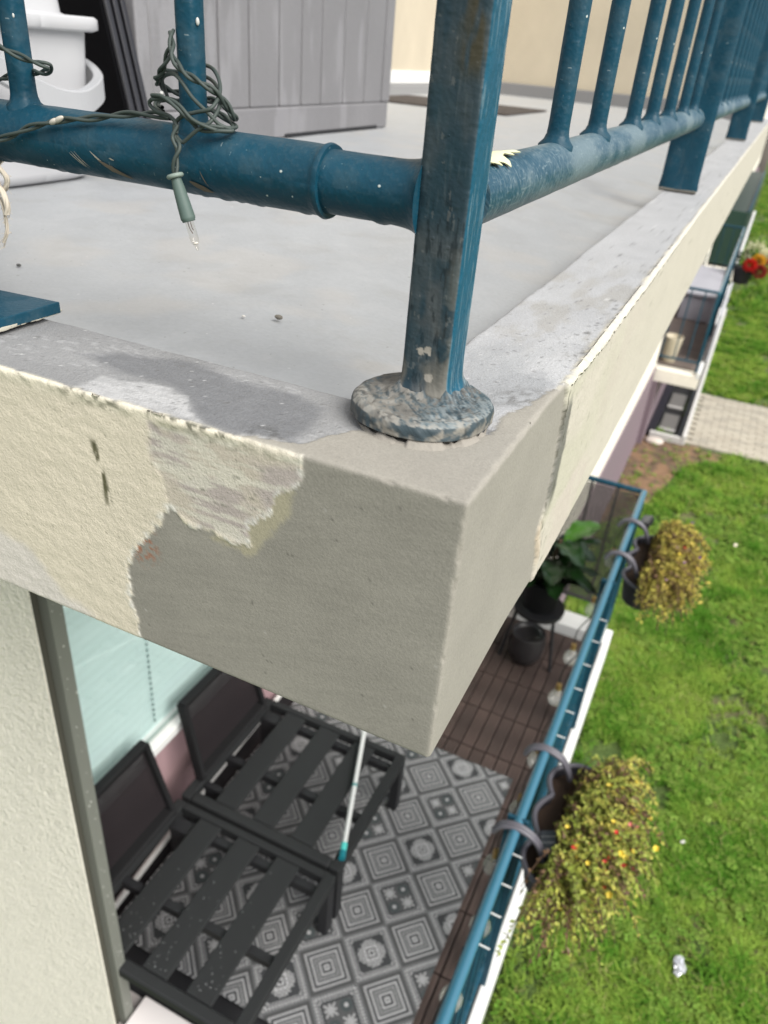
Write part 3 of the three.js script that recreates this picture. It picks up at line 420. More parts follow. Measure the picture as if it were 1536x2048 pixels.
{ // round base plate, smeared with mortar, standing a little proud of the kerb
  const cx = -0.0665, cz = -0.0905, Rr = 0.0465, pos = [], idx = [], na = 180, nr = 70, H = 0.0150;
  const prof = []; for (let k = 0; k <= nr; k++) { const s = k / nr; prof.push(s < 0.60 ? [s / 0.60 * (Rr - 0.0065), 1] : s < 0.78 ? (() => { const a = (s - 0.60) / 0.18 * Math.PI / 2; return [Rr - 0.0065 + Math.sin(a) * 0.0065, 1, Math.cos(a)]; })() : [Rr - (s > 0.93 ? (s - 0.93) * 0.05 : 0), 1, -(s - 0.78) / 0.22]); }
  for (let k = 0; k <= nr; k++) for (let i = 0; i <= na; i++) {
    const th = (i % na) / na * Math.PI * 2, p = prof[k]; const lump = f2(Math.cos(th) * 2 + 7, Math.sin(th) * 2 + 4, 2) - 0.5; let r = p[0] * (1 + 0.04 * lump * (p[0] / Rr)), x = cx + Math.cos(th) * r, z = cz + Math.sin(th) * r;
    let y = p[2] === undefined ? H : p[2] >= 0 ? H - 0.0065 + 0.0065 * p[2] : (H - 0.009) * (1 + p[2]) + 0.0025;
    if (p[2] === undefined) { const dx = Math.max(0, Math.abs(x + 0.0675) - 0.0163), dz = Math.max(0, Math.abs(z + 0.106) - 0.0163), d = Math.hypot(dx, dz); y += 0.0075 * Math.exp(-d / 0.0042) + 0.0015 * (f2(x * 170, z * 170, 4) - 0.5) - 0.0015 * Math.max(0, (z + 0.09) / 0.047) - 0.001 * sm(0.66, 0.72, f2(x * 130 + 5, z * 130, 2)); }
    else { const w = 0.0016 * (f2(th * 9, y * 220, 4) - 0.5) ; x += Math.cos(th) * w; z += Math.sin(th) * w; }
    pos.push(x, y, z);
  }
  for (let k = 0; k < nr; k++) for (let i = 0; i < na; i++) { const a = k * (na + 1) + i, b = a + na + 1; idx.push(a, a + 1, b, a + 1, b + 1, b); }
  let g = new THREE.BufferGeometry(); g.setAttribute('position', new THREE.Float32BufferAttribute(pos, 3)); g.setIndex(idx); g = mergeVertices(g, 1e-6); g.computeVertexNormals();
  const uv = new Float32Array(g.attributes.position.count * 2); for (let i = 0; i < uv.length / 2; i++) { uv[2 * i] = g.attributes.position.getX(i) + g.attributes.position.getY(i); uv[2 * i + 1] = g.attributes.position.getZ(i); } g.setAttribute('uv', new THREE.BufferAttribute(uv, 2));
  colorize(g, (x, y, z, nx, ny, nz) => {
    const a = f2(x * 46 + 3, z * 46 + y * 60, 5), s = f2((x + z) * 120, (z - x) * 620, 3), b = f2(x * 260, z * 260 + y * 200, 4), side = 1 - sm(0.3, 0.8, ny), right = sm(-0.066, -0.045, x);
    let c = scl(mix([0.105, 0.102, 0.095], [0.19, 0.182, 0.165], sm(0.35, 0.65, a)), 0.75 + 0.5 * b); let teal = scl([0.016, 0.058, 0.085], 0.7 + 0.6 * b); teal = mix(teal, [0.22, 0.255, 0.265], right * sm(0.36, 0.60, s) * 0.8);
    const ring = sm(0.030, 0.040, Math.hypot(x + 0.0665, z + 0.0905)); const fine = f2(x * 420 + z * 160, z * 420 - x * 160, 3), br = f2((x + z) * 60, (z - x) * 260, 4); c = mix(c, teal, (0.55 + 0.2 * right) * sm(0.50 - 0.14 * right - 0.05 * ring, 0.62 - 0.14 * right - 0.05 * ring, a * 0.3 + br * 0.4 + fine * 0.3)); c = mix(c, [0.035, 0.04, 0.042], 0.6 * sm(0.62, 0.74, br)); c = mix(c, [0.30, 0.285, 0.255], 0.7 * ring * sm(-0.095, -0.075, z) * sm(0.46, 0.6, fine));
    if (side > 0.4) { const t2 = f2(x * 60 + 4, y * 150 + z * 60, 4); c = scl(mix([0.225, 0.212, 0.185], [0.040, 0.058, 0.068], sm(0.42, 0.60, t2 * 0.5 + b * 0.5 - 0.04 + 0.12 * sm(0.005, 0.012, y))), 0.75 + 0.5 * b); c = mix(c, [0.045, 0.055, 0.060], 0.8 * sm(-0.085, -0.10, x)); }
    return mix(c, [0.04, 0.045, 0.045], sm(0.74, 0.8, f2(x * 300, z * 300 + 3, 3)) * 0.7);
  });
  part('base_plate', g, M.tealVC, rail);
  // grout packed under the plate: a thin uneven collar with gaps
  const gp = [], gi = []; for (let k = 0; k <= 8; k++) for (let i = 0; i <= 160; i++) { const th = -0.25 + i / 160 * 2.6, f = k / 8, e = Math.sin(i / 160 * Math.PI), n = f2(th * 9, f * 3, 3); const rr = 0.0435 + f * (0.0065 + 0.002 * (n - 0.5)) * e; gp.push(cx + Math.cos(th) * rr, (0.0058 * (1 - f) * (0.85 + 0.3 * n) + 0.0005) * e * (0.25 + 0.75 * sm(0.28, 0.5, f2(th * 4 + 2, 1.5, 3))) - 0.0006 + 0.0007 * (f2(th * 60, f * 9, 2) - 0.5), cz + Math.sin(th) * rr); }
  for (let k = 0; k < 8; k++) for (let i = 0; i < 160; i++) { const a = k * 161 + i; gi.push(a, a + 161, a + 1, a + 1, a + 161, a + 162); }
  const gg = new THREE.BufferGeometry(); gg.setAttribute('position', new THREE.Float32BufferAttribute(gp, 3)); gg.setIndex(gi); gg.computeVertexNormals();
  part('grout', gg, std({ color: col(0.27, 0.25, 0.22), roughness: 0.95, side: THREE.DoubleSide }), rail);
}
{ // bottom rails
  const lump = (r0, sag) => (f, th, l) => { const down = Math.max(0, -Math.sin(th)); return r0 + 0.0007 * (f2(th * 2.2, l * 40, 3) - 0.5) + down * down * down * sag * sm(0.5, 0.8, f2(l * 95, 3.1, 3)) - 0; };
  const join = (r0) => (f, th, l, L) => r0 + 0.0005 * (f2(th * 2, l * 50, 3) - 0.5);
  // left: short spigot at the post, then the sleeve
  part('rail', sweep([-0.082, RY, -0.106], [-0.160, RY, -0.106], (f, th, l) => 0.0186 + 0.0005 * (f2(th * 2, l * 60, 3) - 0.5) + 0.006 * Math.exp(-l / 0.006) + 0.0016 * sm(0.006, 0.001, Math.abs(l - 0.034 - 0.006 * Math.sin(th))) * Math.max(0, Math.cos(th * 1 + 2.2)), 64, 90), M.teal, rail);
  part('rail_sleeve', sweep([-0.1475, RY, -0.106], [-1.2, RY, -0.106], (f, th, l) => 0.0207 + 0.0007 * (f2(th * 2.2, l * 40, 3) - 0.5) + 0.0016 * Math.exp(-Math.pow((l - 0.002) / 0.0025, 2)) + 0.0016 * 0.6 * sm(0.62, 0.8, f2(l * 120, 3.1, 3)) * Math.pow(Math.max(0, Math.cos(th - (-Math.PI / 2))), 6), 64, 520), M.teal, rail);
  part('rail', sweep([-0.0675, RY, -0.120], [-0.0675, RY, -5.7], (f, th, l) => 0.0188 + 0.0004 * (f2(th * 2.2, l * 40, 3) - 0.5) + 0.0010 * sm(0.62, 0.8, f2(l * 130, 7.7, 3)) * Math.pow(Math.max(0, Math.cos(th + Math.PI / 2)), 6), 56, 900), M.tealWornSheen, rail);
  part('handrail', sweep([-1.2, 1.06, -0.106], [-0.0675, 1.06, -0.106], 0.022, 24, 1), M.teal, rail); part('handrail', sweep([-0.0675, 1.06, -0.106], [-0.0675, 1.06, -5.7], 0.022, 24, 1), M.teal, rail);
}
{ // paint scraped through on the left rail: thin slivers bent to the tube
  const patch = (pts, h) => { const sh = new THREE.ShapeGeometry(new THREE.Shape(pts.map(p => new THREE.Vector2(p[0], p[1]))), 2), out = [], e = sh.toNonIndexed().attributes.position; const sub = (a, b, c, n) => { if (!n) { out.push(...a, ...b, ...c); return; } const m = (p, q) => [(p[0] + q[0]) / 2, (p[1] + q[1]) / 2]; const ab = m(a, b), bc = m(b, c), ca = m(c, a); sub(a, ab, ca, n - 1); sub(ab, b, bc, n - 1); sub(ca, bc, c, n - 1); sub(ab, bc, ca, n - 1); }; for (let i = 0; i < e.count; i += 3) sub([e.getX(i), e.getY(i)], [e.getX(i + 1), e.getY(i + 1)], [e.getX(i + 2), e.getY(i + 2)], 2); const pos = []; for (let i = 0; i < out.length; i += 2) { const a = out[i + 1] / 0.0207, R2 = 0.0213 + h; pos.push(out[i], RY + Math.sin(a) * R2, -0.106 + Math.cos(a) * R2); } const g = new THREE.BufferGeometry(); g.setAttribute('position', new THREE.Float32BufferAttribute(pos, 3)); g.computeVertexNormals(); return g; };
  const r = rng(77), sliver = (x0, y0, x1, y1, w) => { const a = [], b = []; for (let k = 0; k <= 10; k++) { const t = k / 10, ww = w * Math.sin(Math.PI * (0.06 + 0.88 * t)) * (0.6 + 0.8 * r()), dx = y1 - y0, dy = x0 - x1, l = Math.hypot(dx, dy); const cx = x0 + (x1 - x0) * t, cy = y0 + (y1 - y0) * t; a.push([cx + dx / l * ww, cy + dy / l * ww]); b.unshift([cx - dx / l * ww * 0.6, cy - dy / l * ww * 0.6]); } return [...a, ...b]; };
  const pale = std({ color: col(0.36, 0.34, 0.29), roughness: 0.9, side: THREE.DoubleSide }), rust = std({ color: col(0.15, 0.125, 0.095), roughness: 0.95, side: THREE.DoubleSide });
  for (const q of [[-0.339, -0.003, -0.328, -0.0135, 0.00055], [-0.341, -0.004, -0.330, -0.013, 0.0004], [-0.3365, -0.0025, -0.3265, -0.0125, 0.0004], [-0.322, -0.001, -0.309, -0.010, 0.0008], [-0.306, -0.0035, -0.302, -0.0045, 0.0006]]) part('scrape', patch(sliver(...q), 0), pale, rail);
  for (const q of [[-0.316, -0.006, -0.292, -0.0165, 0.0026], [-0.242, -0.010, -0.226, -0.0165, 0.0030], [-0.232, -0.002, -0.2275, -0.012, 0.0006]]) part('scrape', patch(sliver(...q), 0.0001), rust, rail);
}
{ // balusters
  const foot = (h) => 0.0050 * Math.exp(-Math.max(0, h - 0.0175) / 0.0030);
  const mk = (seed) => sweep([0, RY, 0], [0, 1.05, 0], (f, th, h) => sqr(0.0080, 2.7)(f, th) * (1 + 0.02 * (f2(th * 3 + seed, h * 60, 3) - 0.5)) + foot(h) * (0.75 + 0.5 * n2(th * 2 + seed * 3, 1)), 40, 260, true, [0, 0, 1]);
  const mkR = (seed) => sweep([0, RY, 0], [0, 1.05, 0], (f, th, h) => sqr(0.0084, 2.3)(f, th) * (1 + 0.02 * (f2(th * 3 + seed, h * 60, 3) - 0.5)) + foot(h) * (0.6 + 0.8 * n2(th * 1.4 + seed * 3, 1)), 32, 220, true, [0, 0, 1]);
  const g = [mk(1), mk(5)], gr = [mkR(2), mkR(9), mkR(14)];
  [-0.2505, -0.398, -0.545, -0.695, -0.845].forEach((x, i) => place('baluster', g[i % 2], M.teal, rail, [x, 0, -0.106]));
  [-0.337, -0.490, -0.694, -0.842, -1.012, -1.189, -1.345, -1.56, -1.73, -1.90, -2.07, -2.24, -2.41, -2.58, -2.75, -2.92, -3.07, -3.37, -3.54, -3.71, -3.88, -4.05, -4.22, -4.39, -4.56, -4.73, -4.88, -5.15, -5.32, -5.5].forEach((z, i) => place('baluster', gr[i % 3], M.teal, rail, [-0.0675, 0, z]));
  const post = sweep([0, 0.006, 0], [0, 1.05, 0], (f, th, h) => rect(0.0365, 0.0065, 8)(f, th) + 0.0022 * sm(0.016, 0.004, h), 48, 90, true, [0, 0, 1]);
  const shoe = box(-0.037, 0.037, 0, 0.0065, -0.009, 0.009, 0.003);
  for (const z of [-1.425, -3.22, -5.0]) { const p = place('flat_post', post, M.teal, rail, [-0.0655, 0, z]); const s = new THREE.Mesh(shoe, plain([0.12, 0.115, 0.10], 0.9)); s.name = 'post_shoe'; s.position.set(0, 0, 0); s.castShadow = s.receiveShadow = true; p.add(s); }
  // neighbouring post's square plate at the left, edge coat flaking, lifted off the kerb
  const sh = new THREE.Shape([[-0.54, 0.022], [-0.3885, 0.026], [-0.3880, 0.1005], [-0.4450, 0.0955], [-0.54, 0.087]].map(p => new THREE.Vector2(p[0], p[1])));
  const pg = new THREE.ExtrudeGeometry(sh, { depth: 0.0074, bevelEnabled: true, bevelSize: 0.0008, bevelThickness: 0.0008, bevelSegments: 2 }); pg.rotateX(-Math.PI / 2).translate(0, 0.0042, 0);
  part('post_plate', boxUV(pg), M.teal, rail);
  const fl = []; const r = rng(8); for (let i = 0; i < 110; i++) { const t = r(), x = -0.3880, z = -0.0265 - t * 0.074; const s = 0.0007 + r() * 0.0011; fl.push(new THREE.SphereGeometry(s, 7, 5).scale(0.35, 0.9, 3.2).translate(x, 0.0040 + r() * 0.0010 * (1 + t), z)); } for (let i = 0; i < 70; i++) { const x = -0.39 - r() * 0.13; fl.push(new THREE.SphereGeometry(0.0008 + r() * 0.0011, 7, 5).scale(3.2, 0.9, 0.35).translate(x, 0.0042 + r() * 0.002, -0.0252 - 0.026 * (x + 0.39) )); }
  part('flaked_paint', merge(fl), plain([0.44, 0.42, 0.35], 0.9), rail).userData.kind = 'stuff';
  part('flat_post', sweep([-0.475, 0.01, -0.08], [-0.475, 1.05, -0.08], rect(0.0065, 0.0365, 8), 40, 4, true, [0, 0, 1]), M.teal, rail);
  for (const p of [[-0.2420, 0.2105, -0.1025, 0.0021], [-0.388, 0.205, -0.0975, 0.0013]]) part('paint_blob', new THREE.SphereGeometry(p[3] * 0.7, 12, 8).scale(0.8, 1.5, 0.8).translate(p[0], p[1], p[2]), plain([0.55, 0.55, 0.53], 0.6), rail);
}

// ---------------------------------------------------------------- string light tangled on the upper railing
{
  const s = thing('string_light', 'dark green string light wire knotted round a baluster with one clear bulb hanging', 'string light', [-0.2465, 0.132, -0.09]);
  const wm = plain([0.045, 0.060, 0.054], 0.6), r = 0.00118, F = -0.0855;
  const W = (n, pts, off = 0.0011, turns = 6) => part(n, off ? twisted(pts, r, off, turns) : curveTube(pts, r * 1.05, 8, 120), wm, s);
  W('wire', [[-0.6200, 0.1180, -0.0800], [-0.5000, 0.1220, -0.0800], [-0.3983, 0.1303, -0.0795], [-0.3699, 0.1404, -0.0812], [-0.3427, 0.1476, -0.0845], [-0.3213, 0.1505, -0.0875], [-0.2971, 0.1550, -0.0895], [-0.2720, 0.1580, -0.0890], [-0.2528, 0.1574, -0.0860]], 0.0013, 7);
  W('wire', [[-0.2599, 0.2044, -0.1000], [-0.2548, 0.1973, -0.0930], [-0.2504, 0.1909, -0.0880], [-0.2414, 0.1842, -0.0855], [-0.2306, 0.1797, -0.0855], [-0.2234, 0.1759, -0.0895], [-0.2202, 0.1694, -0.0975], [-0.2177, 0.1610, -0.1040], [-0.2301, 0.1612, -0.1180], [-0.2400, 0.1672, -0.1210], [-0.2519, 0.1676, -0.1210], [-0.2832, 0.1709, -0.1210], [-0.2773, 0.1764, -0.1040], [-0.2642, 0.1843, -0.0950], [-0.2547, 0.1977, -0.0935]], 0.0012, 8);
  W('wire', [[-0.2547, 0.1879, -0.1210], [-0.2381, 0.1855, -0.1120], [-0.2280, 0.1780, -0.1040], [-0.2217, 0.1705, -0.0920], [-0.2226, 0.1657, -0.0855], [-0.2332, 0.1627, -0.0845], [-0.2420, 0.1599, -0.0835], [-0.2474, 0.1558, -0.0835], [-0.2478, 0.1502, -0.0825], [-0.2416, 0.1452, -0.0815], [-0.2388, 0.1469, -0.0815], [-0.2304, 0.1534, -0.0825], [-0.2231, 0.1582, -0.0855], [-0.2228, 0.1663, -0.0950], [-0.2283, 0.1725, -0.1040], [-0.2498, 0.1803, -0.1210], [-0.2832, 0.1819, -0.1210]], 0);
  W('wire', [[-0.2832, 0.1665, -0.1210], [-0.2726, 0.1775, -0.1040], [-0.2546, 0.1818, -0.0920], [-0.2443, 0.1797, -0.0855], [-0.2354, 0.1706, -0.0855], [-0.2247, 0.1636, -0.0855], [-0.2189, 0.1571, -0.0900], [-0.2118, 0.1545, -0.0940], [-0.2172, 0.1540, -0.0875], [-0.2301, 0.1535, -0.0845], [-0.2372, 0.1597, -0.0820], [-0.2495, 0.1668, -0.0815], [-0.2625, 0.1682, -0.0845], [-0.2691, 0.1645, -0.0855], [-0.2649, 0.1610, -0.0855], [-0.2525, 0.1587, -0.0845], [-0.2466, 0.1549, -0.0825], [-0.2457, 0.1498, -0.0815]], 0);
  W('wire', [[-0.2641, 0.1683, -0.0825], [-0.2524, 0.1690, -0.0805], [-0.2416, 0.1650, -0.0795], [-0.2334, 0.1589, -0.0805], [-0.2233, 0.1560, -0.0845], [-0.2165, 0.1546, -0.0920], [-0.2149, 0.1552, -0.1000], [-0.2386, 0.1604, -0.1170], [-0.2634, 0.1643, -0.1210], [-0.2807, 0.1652, -0.1120], [-0.2726, 0.1623, -0.0970], [-0.2605, 0.1617, -0.0880]], 0.0011, 3);
  W('wire', [[-0.2459, 0.1546, -0.0815], [-0.2464, 0.1477, -0.0795], [-0.2420, 0.1426, -0.0775], [-0.2430, 0.1360, -0.0760], [-0.2434, 0.1284, -0.0750], [-0.2430, 0.1230, -0.0750]], 0.0013, 1.2);
  W('wire', [[-0.4345, 0.1916, -0.0920], [-0.4012, 0.1893, -0.0855], [-0.3884, 0.1857, -0.0855], [-0.3747, 0.1815, -0.0885], [-0.3614, 0.1791, -0.0900], [-0.3584, 0.1779, -0.0940], [-0.3644, 0.1747, -0.0990], [-0.3856, 0.1724, -0.1080], [-0.4124, 0.1689, -0.1190], [-0.4420, 0.1622, -0.1210], [-0.4452, 0.1538, -0.1080], [-0.4381, 0.1480, -0.0950]], 0.0013, 5);
  // lamp holder and bulb along one tilted axis
  const SC = 0.70, a = V([-0.2432, 0.1262, -0.0745]), d = V([-0.2280, 0.0822, -0.0745]).sub(a).normalize(), q = new THREE.Quaternion().setFromUnitVectors(new THREE.Vector3(0, -1, 0), d);
  const lathe = (pts, seg = 28) => { const g = new THREE.LatheGeometry(pts.map(p => new THREE.Vector2(p[0] * 0.86, -p[1] * SC)), seg); g.applyQuaternion(q).translate(a.x, a.y, a.z); return g.index ? g.toNonIndexed() : g; };
  const hm = plain([0.085, 0.125, 0.112], 0.6);
  const sock = part('lamp_holder', lathe([[0.0001, -0.001], [0.0036, -0.0005], [0.0038, 0.004], [0.0044, 0.010], [0.0050, 0.022], [0.0052, 0.0262], [0.0053, 0.0268], [0.0052, 0.0275], [0.0056, 0.036], [0.0054, 0.0378], [0.0049, 0.0383], [0.0050, 0.0392], [0.0045, 0.0398], [0.0001, 0.0398]]), hm, s);
  const tor = new THREE.TorusGeometry(0.0041, 0.0014, 12, 36).rotateX(Math.PI / 2); tor.applyQuaternion(q).translate(a.x, a.y, a.z); part('holder_collar', tor.toNonIndexed(), plain([0.20, 0.25, 0.22], 0.6), sock);
  const bulb = part('bulb', lathe([[0.0032, 0.038], [0.0034, 0.045], [0.0034, 0.056], [0.0029, 0.0585], [0.0021, 0.0605], [0.0013, 0.0630], [0.0013, 0.0645], [0.0008, 0.0658], [0.0001, 0.066]]), M.bulb, s);
  const L = (x, y, z) => V([x * 0.86, -y * SC, z]).applyQuaternion(q).add(a).toArray();
  part('filament_post', merge([curveTube([L(-0.0013, 0.038, 0), L(-0.0012, 0.046, 0), L(0.0001, 0.0505, 0)], 0.00026, 6, 12), curveTube([L(0.0013, 0.038, 0), L(0.0013, 0.0455, 0.0003), L(0.0017, 0.048, 0)], 0.00026, 6, 12)]), plain([0.10, 0.07, 0.05], 0.4, 0.6), bulb);
  part('bulb_tip', (() => { const g = new THREE.SphereGeometry(0.0021, 12, 8)  .scale(0.86, 0.4, 0.86).translate(0, -0.0592 * SC, 0); g.applyQuaternion(q).translate(a.x, a.y, a.z); return g.toNonIndexed(); })(), plain([0.75, 0.72, 0.68], 0.3), bulb);
  // whitish blobs of old paint stuck on the wire
  for (const [x, y, z, l] of [[-0.3440, 0.1478, -0.0825, 0.005], [-0.3482, 0.1462, -0.0818, 0.004]]) part('paint_blob', new THREE.SphereGeometry(0.0021, 10, 8).scale(l / 0.0021, 0.85, 0.9).rotateZ(0.45).translate(x, y, z).toNonIndexed(), plain([0.52, 0.48, 0.42], 0.8), s);
  part('wire_tip', new THREE.SphereGeometry(0.0013, 8, 6).translate(-0.2588, 0.1708, F).toNonIndexed(), plain([0.5, 0.5, 0.48], 0.4), s);
}
{ // frayed twine hanging from the left rail
  const SX = 0.0155, r = rng(61), tw = thing('twine', 'frayed cream twine knotted under the left end of the rail', 'twine', [-0.425, 0.06, -0.1]), m = plain([0.56, 0.50, 0.42], 0.95);
  const go = (pts, rad) => { const g = []; for (let k = 0; k < 3; k++) g.push(curveTube(pts.map((p, i) => [p[0] + SX + 0.0009 * Math.cos(k * 2.1 + i * 1.3), p[1], p[2] + 0.0009 * Math.sin(k * 2.1 + i * 1.3)]), rad, 6, 50)); for (let i = 0; i < 40; i++) { const p = pts[Math.floor(r() * pts.length)], q = [p[0] + SX + (r() - 0.5) * 0.003, p[1] + (r() - 0.5) * 0.006, p[2] + (r() - 0.5) * 0.003]; g.push(curveTube([q, [q[0] + (r() - 0.5) * 0.004, q[1] + (r() - 0.5) * 0.004, q[2] + (r() - 0.5) * 0.004], [q[0] + (r() - 0.5) * 0.006, q[1] - r() * 0.004, q[2] + (r() - 0.5) * 0.005]], 0.00014, 4, 5)); } return merge(g); };
  part('strand', go([[-0.440, 0.150, -0.082], [-0.430, 0.120, -0.080], [-0.422, 0.110, -0.082], [-0.4195, 0.103, -0.085], [-0.4235, 0.0965, -0.086], [-0.430, 0.093, -0.088], [-0.440, 0.104, -0.092], [-0.45, 0.116, -0.12]], 0.00125), m, tw);
  part('strand', go([[-0.428, 0.0985, -0.083], [-0.424, 0.093, -0.083], [-0.4215, 0.085, -0.083], [-0.4235, 0.078, -0.083]], 0.0015), m, tw);
  part('strand', go([[-0.434, 0.094, -0.084], [-0.4275, 0.084, -0.084], [-0.4265, 0.072, -0.084], [-0.4285, 0.063, -0.084], [-0.433, 0.056, -0.084]], 0.0007), m, tw);
}
{ // pale yellow petal-like flake of paint on the right rail, bent to the tube
  const out = [[0, -0.002], [0.015, -0.003], [0.035, -0.004], [0.055, -0.0035], [0.072, -0.001], [0.083, 0.0035], [0.085, 0.0065], [0.078, 0.0055], [0.070, 0.004], [0.066, 0.0075], [0.060, 0.0065], [0.056, 0.0045], [0.050, 0.005], [0.046, 0.010], [0.040, 0.013], [0.036, 0.0095], [0.030, 0.008], [0.026, 0.0115], [0.020, 0.010], [0.012, 0.0085], [0, 0.008]];
  const e = new THREE.ShapeGeometry(new THREE.Shape(out.map(p => new THREE.Vector2(p[0], p[1]))), 4).toNonIndexed().attributes.position, tri = [];
  const sub = (a, b, c, n) => { if (!n) { tri.push(a, b, c); return; } const m = (p, q) => [(p[0] + q[0]) / 2, (p[1] + q[1]) / 2], ab = m(a, b), bc = m(b, c), ca = m(c, a); sub(a, ab, ca, n - 1); sub(ab, b, bc, n - 1); sub(ca, bc, c, n - 1); sub(ab, bc, ca, n - 1); };
  for (let i = 0; i < e.count; i += 3) sub([e.getX(i), e.getY(i)], [e.getX(i + 1), e.getY(i + 1)], [e.getX(i + 2), e.getY(i + 2)], 3);
  const sheet = (h) => { const pos = []; for (const [u, v] of tri) { const th = Math.PI / 2 - 0.12 + v * 69, R = 0.0202 + h + 0.0007 * Math.sin(u * 130) + 0.0010 * sm(0.006, 0.013, v) + 0.0012 * sm(0.07, 0.085, u); pos.push(-0.0675 - Math.cos(th) * R, RY + Math.sin(th) * R, -0.128 - u); } const g = new THREE.BufferGeometry(); g.setAttribute('position', new THREE.Float32BufferAttribute(pos, 3)); const q = mergeVertices(g, 1e-6); q.computeVertexNormals(); return q.toNonIndexed(); };
  single('paint_flake', merge([sheet(0), sheet(0.0005)]), std({ color: col(0.66, 0.66, 0.42), roughness: 0.8, side: THREE.DoubleSide }), 'pale yellow torn flake lying on the right rail beside the corner post', 'flake');
}
{ // loose grit on the floor
  const gr = (x, z, s, c, label, seed) => { const g = new THREE.IcosahedronGeometry(s, 2), p = g.attributes.position; for (let i = 0; i < p.count; i++) { const k = 0.75 + 0.5 * f2(p.getX(i) / s * 1.3 + seed, p.getZ(i) / s * 1.3 + p.getY(i) / s, 3); p.setXYZ(i, p.getX(i) * k * 1.3, p.getY(i) * k * 0.7, p.getZ(i) * k); } g.computeVertexNormals(); g.translate(x, -0.021 + s * 0.45, z); single('pebble', g, plain(c, 0.95), label, 'pebble'); };
  gr(-0.285, -0.2657, 0.0032, [0.17, 0.155, 0.13], 'largest brown crumb of grit on the grey balcony floor', 1); gr(-0.5925, -0.2449, 0.0022, [0.08, 0.08, 0.075], 'small dark crumb on the floor left of the hanging bulb', 2); gr(-0.3129, -0.2488, 0.0017, [0.62, 0.6, 0.56], 'tiny white paint chip on the floor beside the largest crumb', 3);
}
{ // white bucket
  const b = thing('bucket', 'white plastic mop bucket with raised rim and grey carry handle', 'bucket', [-0.975, -0.022, -0.60]), cx = -1.060, cz = -0.62;
  const wm = plain([0.52, 0.52, 0.535], 0.45), ring = (h, w, d, r) => [h, w, d, r];
  const lv = [ring(-0.0215, 0.112, 0.105, 5), ring(-0.0165, 0.124, 0.115, 6), ring(-0.004, 0.1275, 0.118, 6), ring(0.19, 0.1405, 0.126, 7), ring(0.190, 0.150, 0.135, 7), ring(0.1935, 0.157, 0.142, 7), ring(0.207, 0.157, 0.142, 7), ring(0.2105, 0.153, 0.138, 7), ring(0.2105, 0.120, 0.11, 6), ring(0.213, 0.115, 0.105, 6), ring(0.40, 0.099, 0.09, 5), ring(0.41, 0.09, 0.08, 5)];
  const pos = [], idx = [], seg = 64; lv.forEach(([y, w, d, k]) => { for (let i = 0; i <= seg; i++) { const t = i / seg * Math.PI * 2, r = 1 / Math.pow(Math.pow(Math.abs(Math.cos(t)), k) + Math.pow(Math.abs(Math.sin(t)), k), 1 / k); pos.push(cx + Math.cos(t) * r * w, y, cz + Math.sin(t) * r * d); } });
  for (let j = 0; j < lv.length - 1; j++) for (let i = 0; i < seg; i++) { const a = j * (seg + 1) + i; idx.push(a, a + seg + 1, a + 1, a + 1, a + seg + 1, a + seg + 2); }
  const g = new THREE.BufferGeometry(); g.setAttribute('position', new THREE.Float32BufferAttribute(pos, 3)); g.setIndex(idx); g.computeVertexNormals();
  part('body', g.toNonIndexed(), wm, b);
  const P = [[-1.10, 0.192, -0.440], [-1.00, 0.188, -0.432], [-0.915, 0.174, -0.440], [-0.882, 0.156, -0.475], [-0.876, 0.138, -0.515], [-0.872, 0.118, -0.556], [-0.870, 0.102, -0.605], [-0.872, 0.099, -0.645], [-0.884, 0.104, -0.682], [-0.915, 0.118, -0.735], [-0.97, 0.135, -0.765], [-1.04, 0.148, -0.770]], c = new THREE.CatmullRomCurve3(P.map(V), false, 'centripetal'), hp = [], hi = [], nn = 90;
  for (let i = 0; i <= nn; i++) { const p = c.getPointAt(i / nn), t = c.getTangentAt(i / nn), s = new THREE.Vector3(-t.z, 0, t.x).normalize(); for (const [o, y] of [[-0.006, -0.0165], [0.006, -0.0165], [0.0075, -0.015], [0.0075, 0.0145], [0.006, 0.0165], [-0.006, 0.0165], [-0.0075, 0.015], [-0.0075, -0.015]]) hp.push(p.x + s.x * o, p.y + y, p.z + s.z * o); }
  for (let i = 0; i < nn; i++) for (let k = 0; k < 8; k++) { const a = i * 8 + k, e = i * 8 + (k + 1) % 8; hi.push(a, e, a + 8, e, e + 8, a + 8); }
  const hg = new THREE.BufferGeometry(); hg.setAttribute('position', new THREE.Float32BufferAttribute(hp, 3)); hg.setIndex(hi); const hq = hg.toNonIndexed(); hq.computeVertexNormals();
  part('handle', hq, plain([0.42, 0.425, 0.44], 0.45), b);
}
